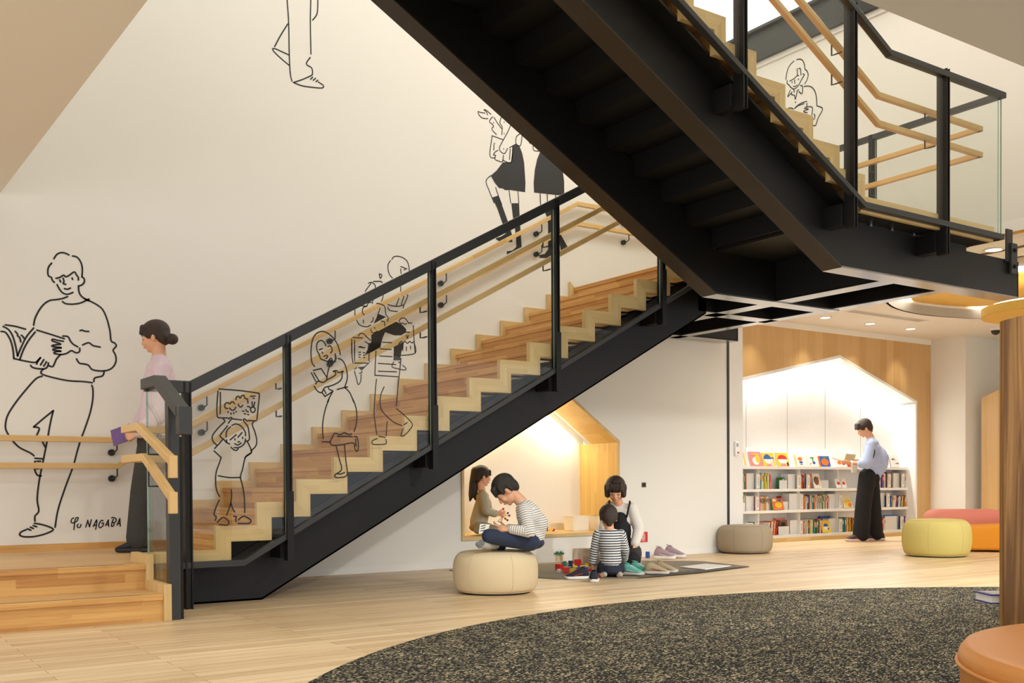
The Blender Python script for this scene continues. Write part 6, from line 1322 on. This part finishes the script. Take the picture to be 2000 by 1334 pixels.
for sg in (-1, 1): 
    m = MB(); limb(m, [g(1195+sg*14, 1120, kd-.03), g(1196+sg*15, 1122.5, kd-.10)], [.026, .022]); place('sock', remesh(m, .005, 3), sock, kp_)

# ---------------- reader standing at the shelves (faces picture-left)
md = 14.15
g = lambda u, v, d=md: Pp(u, v, d)
mp_ = person('person', 'adult in a pale blue shirt and wide black trousers standing reading at the shelves', g(1692, 1056))
pel, che, nek = g(1697, 925), g(1704, 880), g(1701, 857)
sl, el, wl_ = g(1703, 868, md-.16), g(1694, 905, md-.20), g(1663, 904.5, md-.10)
sr, er, wr_ = g(1700, 868, md+.18), g(1692, 903, md+.20), g(1667, 899, md+.10)
HR_ = frame(dirv(-.88, .1, -.46), dirv(-.46, 0, .88)); hc = g(1688, 836); hs_ = 1.0
lhp, lkn, lan = g(1694, 930, md-.08), g(1686, 990, md-.10), g(1682, 1044, md-.10)
rhp, rkn, ran = g(1700, 930, md+.09), g(1705, 990, md+.10), g(1709, 1043, md+.08)
m = MB(); head(m, hc, HR_, hs_, nek, .046); torso(m, pel, che, nek, sl, sr, -.008, .11, .10)
limb(m, [sl, el, wl_], [.044, .036, .025]); limb(m, [sr, er, wr_], [.044, .036, .025]); hand(m, wl_, dirv(-.97, .0, .15), dirv(.1, .5, .7), 1, 1.0, (20, 30)); hand(m, wr_, dirv(-.95, .0, .1), dirv(0, -.6, -.5), -1, 1.0, (25, 35))
limb(m, [lhp, lkn, lan], [.085, .058, .038]); limb(m, [rhp, rkn, ran], [.085, .058, .038]); limb(m, [lan, g(1668, 1051, md-.12)], [.034, .028]); limb(m, [ran, g(1697, 1050, md+.06)], [.034, .028])
place('body', remesh(m, .006, 3, .4), SKIN, mp_); face_bits(mp_, hc, HR_, hs_)
W = lambda x, y, z: hc+HR_ @ (Vector((x, y, z))*hs_)
m = MB(); m.ell(W(-.014, 0, .038), (.108, .092, .094), HR_); m.ell(W(-.060, 0, -.004), (.056, .076, .080), HR_); m.cap(W(-.065, 0, -.04), .045, W(-.060, 0, -.075), .026, 14, 4)
for y in (-.05, -.02, .02, .05): m.cap(W(.06, y, .08), .030, W(.100, y, .036), .013, 10, 3)
for y in (-1, 1): m.cap(W(.02, y*.068, .05), .028, W(.03, y*.078, -.002), .011, 10, 3)
place('hair', remesh(m, .006, 4), HAIR2, mp_)
m = MB(); torso(m, pel, che, nek, sl, sr, .016, .12, .115)
m.cap(g(1707, 885), .125, g(1708, 915), .13, 20, 4); m.cap(g(1707, 915), .12, g(1706, 930), .10, 20, 4); m.ell(g(1716, 900), (.11, .14, .20)); m.cap(g(1702, 930), .09, g(1708, 936), .06)
limb(m, [sl, el, g(1683, 906, md-.18)], [.066, .080, .060]); limb(m, [sr, er, g(1682, 902, md+.17)], [.062, .070, .055])
place('shirt', remesh(m, .008, 4), mat('pale_blue_shirt', srgb(176, 190, 226), .85, bump=.5, bscale=14), mp_)
m = MB(); pp = spline([g(1697, 868, md-.20), g(1708, 880, md-.235), g(1706, 892, md-.25), g(1701, 903, md-.235)], 5); obj('bag_strap', MB().tube(pp, .007, 6), M['steel'], mp_)
m = MB(); m.ell(g(1698, 935), (.12, .15, .13)); limb(m, [lhp, lkn, lan], [.115, .108, .112]); limb(m, [rhp, rkn, ran], [.115, .108, .110]); place('trousers', remesh(m, .008, 4), mat('black_wide_trousers', srgb(18, 17, 18), .9), mp_)
bt = mat('black_trainer', srgb(40, 36, 40), .7); pksole = mat('pinkish_sole', srgb(214, 186, 182), .6)
for (u, v, d) in ((1674, 1054, md-.11), (1706, 1053.5, md+.07)):
    c = g(u, v, d); s_ = shoe(c.x, c.y, ang_uv(180), .30, bt, pksole, redl, label='x'); 
    for ch in list(s_.children):
        ch.parent = mp_; ch.location = -Vector(mp_.location); ch.name = 'shoe_'+ch.name.split('.')[0]
    bpy.data.objects.remove(s_)
obj('wristwatch', MB().tube([wl_+dirv(-.012, 0, 0), wl_+dirv(.012, 0, 0)], .034, 16), M['shelfw'], mp_)
hb = thing('book', 'tan open book held by the standing reader in the blue shirt', 'book', g(1648, 895))
tan = mat('tan_book_cover', srgb(214, 182, 108), .5)
A, B, C_, D_ = g(1624.5, 895, md-.05), g(1648, 901, md-.10), g(1653, 886, md-.06), g(1630, 879.5, md-.01)
obj('cover', quadslab(A, B, C_, D_, -.006), tan, hb)
A2, B2, C2, D2 = B, g(1668, 901, md+.10), g(1672, 888, md+.13), C_
obj('cover', quadslab(A2, B2, C2, D2, -.006), tan, hb)
obj('pages', quadslab(A+(B-A)*.03+Vector((0, 0, .006)), B, C_, D_+(C_-D_)*.03, .008), PAGES, hb)
tb_ = thing('tote_bag', 'small cream bag hanging below the arm of the standing reader', 'bag', g(1669, 915))
obj('bag_body', quadslab(g(1664, 908, md+.02), g(1676, 908, md+.02), g(1674, 924, md+.02), g(1665, 923, md+.02), .05), mat('cream_canvas', srgb(224, 214, 190), .9), tb_, bevel=.006)
obj('handle', MB().tube([g(1666, 908, md+.04), g(1667, 902, md+.04), g(1672, 902, md+.04), g(1674, 908, md+.04)], .004, 6), mat('cream_strap', srgb(214, 200, 172), .9), tb_)

# ---------------- person walking along the platform (faces picture-left)
vd = 7.78
g = lambda u, v, d=vd: Pp(u, v, d)
vp_ = person('person', 'person in a lilac sweater and dark trousers walking along the platform by the mural', at(290, 1082, 'z', P2))
pel, che, nek = g(304, 850), g(312, 748), g(311, 700)
sl, el, wl_ = g(315, 722, vd-.17), g(322, 800, vd-.21), g(268, 848, vd-.20)
sr, er, wr_ = g(309, 720, vd+.17), g(290, 800, vd+.21), g(252, 850, vd+.16)
HR_ = frame(dirv(-.97, -.05, -.22), dirv(-.22, 0, .97)); hc = g(303, 658); hs_ = 1.0
lhp, lkn, lan = g(300, 862, vd-.08), g(282, 960, vd-.09), g(272, 1052, vd-.10)
rhp, rkn, ran = g(306, 862, vd+.09), g(308, 965, vd+.10), g(320, 1052, vd+.09)
m = MB(); head(m, hc, HR_, hs_, nek, .046); torso(m, pel, che, nek, sl, sr, -.008, .105, .095)
limb(m, [sl, el, wl_], [.042, .034, .024]); limb(m, [sr, er, wr_], [.042, .034, .024]); hand(m, wl_, dirv(-.9, .1, -.2), dirv(.1, .7, -.1), -1, .95, (40, 50)); hand(m, wr_, dirv(-.9, 0, -.1), dirv(0, -.6, -.3), 1, .95)
limb(m, [lhp, lkn, lan], [.085, .058, .038]); limb(m, [rhp, rkn, ran], [.085, .058, .038]); limb(m, [lan, g(250, 1066, vd-.12)], [.034, .028]); limb(m, [ran, g(300, 1066, vd+.08)], [.034, .028])
place('body', remesh(m, .006, 3, .4), SKIN, vp_); face_bits(vp_, hc, HR_, hs_)
W = lambda x, y, z: hc+HR_ @ (Vector((x, y, z))*hs_)
m = MB(); m.ell(W(-.014, 0, .038), (.108, .092, .092), HR_); m.ell(W(-.058, 0, -.004), (.058, .078, .075), HR_); m.ell(W(-.120, 0, -.045), (.045, .045, .042), HR_)
for y in (-.05, -.02, .02, .05): m.cap(W(.06, y, .075), .026, W(.088, y, .036), .011, 10, 3)
for y in (-1, 1): m.cap(W(.015, y*.07, .05), .026, W(.01, y*.078, -.0), .012, 10, 3)
place('hair', remesh(m, .006, 4), HAIR2, vp_)
m = MB(); torso(m, pel+Vector((0, 0, .02)), che, nek, sl, sr, .020, .12, .115); m.cap(g(311, 770), .125, g(306, 835), .13, 20, 4)
limb(m, [sl, el, g(274, 843, vd-.20)], [.066, .070, .050]); limb(m, [sr, er, g(258, 846, vd+.17)], [.064, .066, .048])
place('sweater', remesh(m, .008, 4), mat('lilac_sweater', srgb(222, 200, 208), .9, bump=.4, bscale=60), vp_)
m = MB(); m.ell(g(303, 862), (.13, .155, .12)); limb(m, [lhp, lkn, lan], [.112, .100, .095]); limb(m, [rhp, rkn, ran], [.112, .100, .095]); place('trousers', remesh(m, .008, 4), mat('charcoal_trousers', srgb(58, 58, 54), .9, bump=.3, bscale=40), vp_)
for (u, v, d) in ((264, 1072, vd-.11), (312, 1070, vd+.08)):
    c = at(u, v, 'z', P2); c = Vector((g(u, v, d).x, g(u, v, d).y, P2)); s_ = shoe(c.x, c.y, ang_uv(180), .27, bt, bt, M['steel'], z=P2, label='x')
    for ch in list(s_.children):
        ch.parent = vp_; ch.location = -Vector(vp_.location); ch.name = 'shoe_'+ch.name.split('.')[0]
    bpy.data.objects.remove(s_)
cb = thing('book', 'yellow and purple book carried in the hand of the person on the platform', 'book', g(240, 850))
A, B, C_, D_ = g(222, 872, vd-.17), g(262, 858, vd-.12), g(254, 828, vd-.10), g(216, 842, vd-.15)
obj('cover', quadslab(A, B, C_, D_, .010), BM['yellow'], cb); n_ = (B-A).cross(D_-A).normalized()*.010
obj('back_cover', quadslab(A+n_, B+n_, C_+n_, D_+n_, .006), BM['purple'], cb)
# ---------------- label safety: labels stay within 16 words
for o in bpy.data.objects:
    if 'label' in o and len(o['label'].split()) > 16: print('LONG LABEL', o.name, len(o['label'].split()), o['label'])
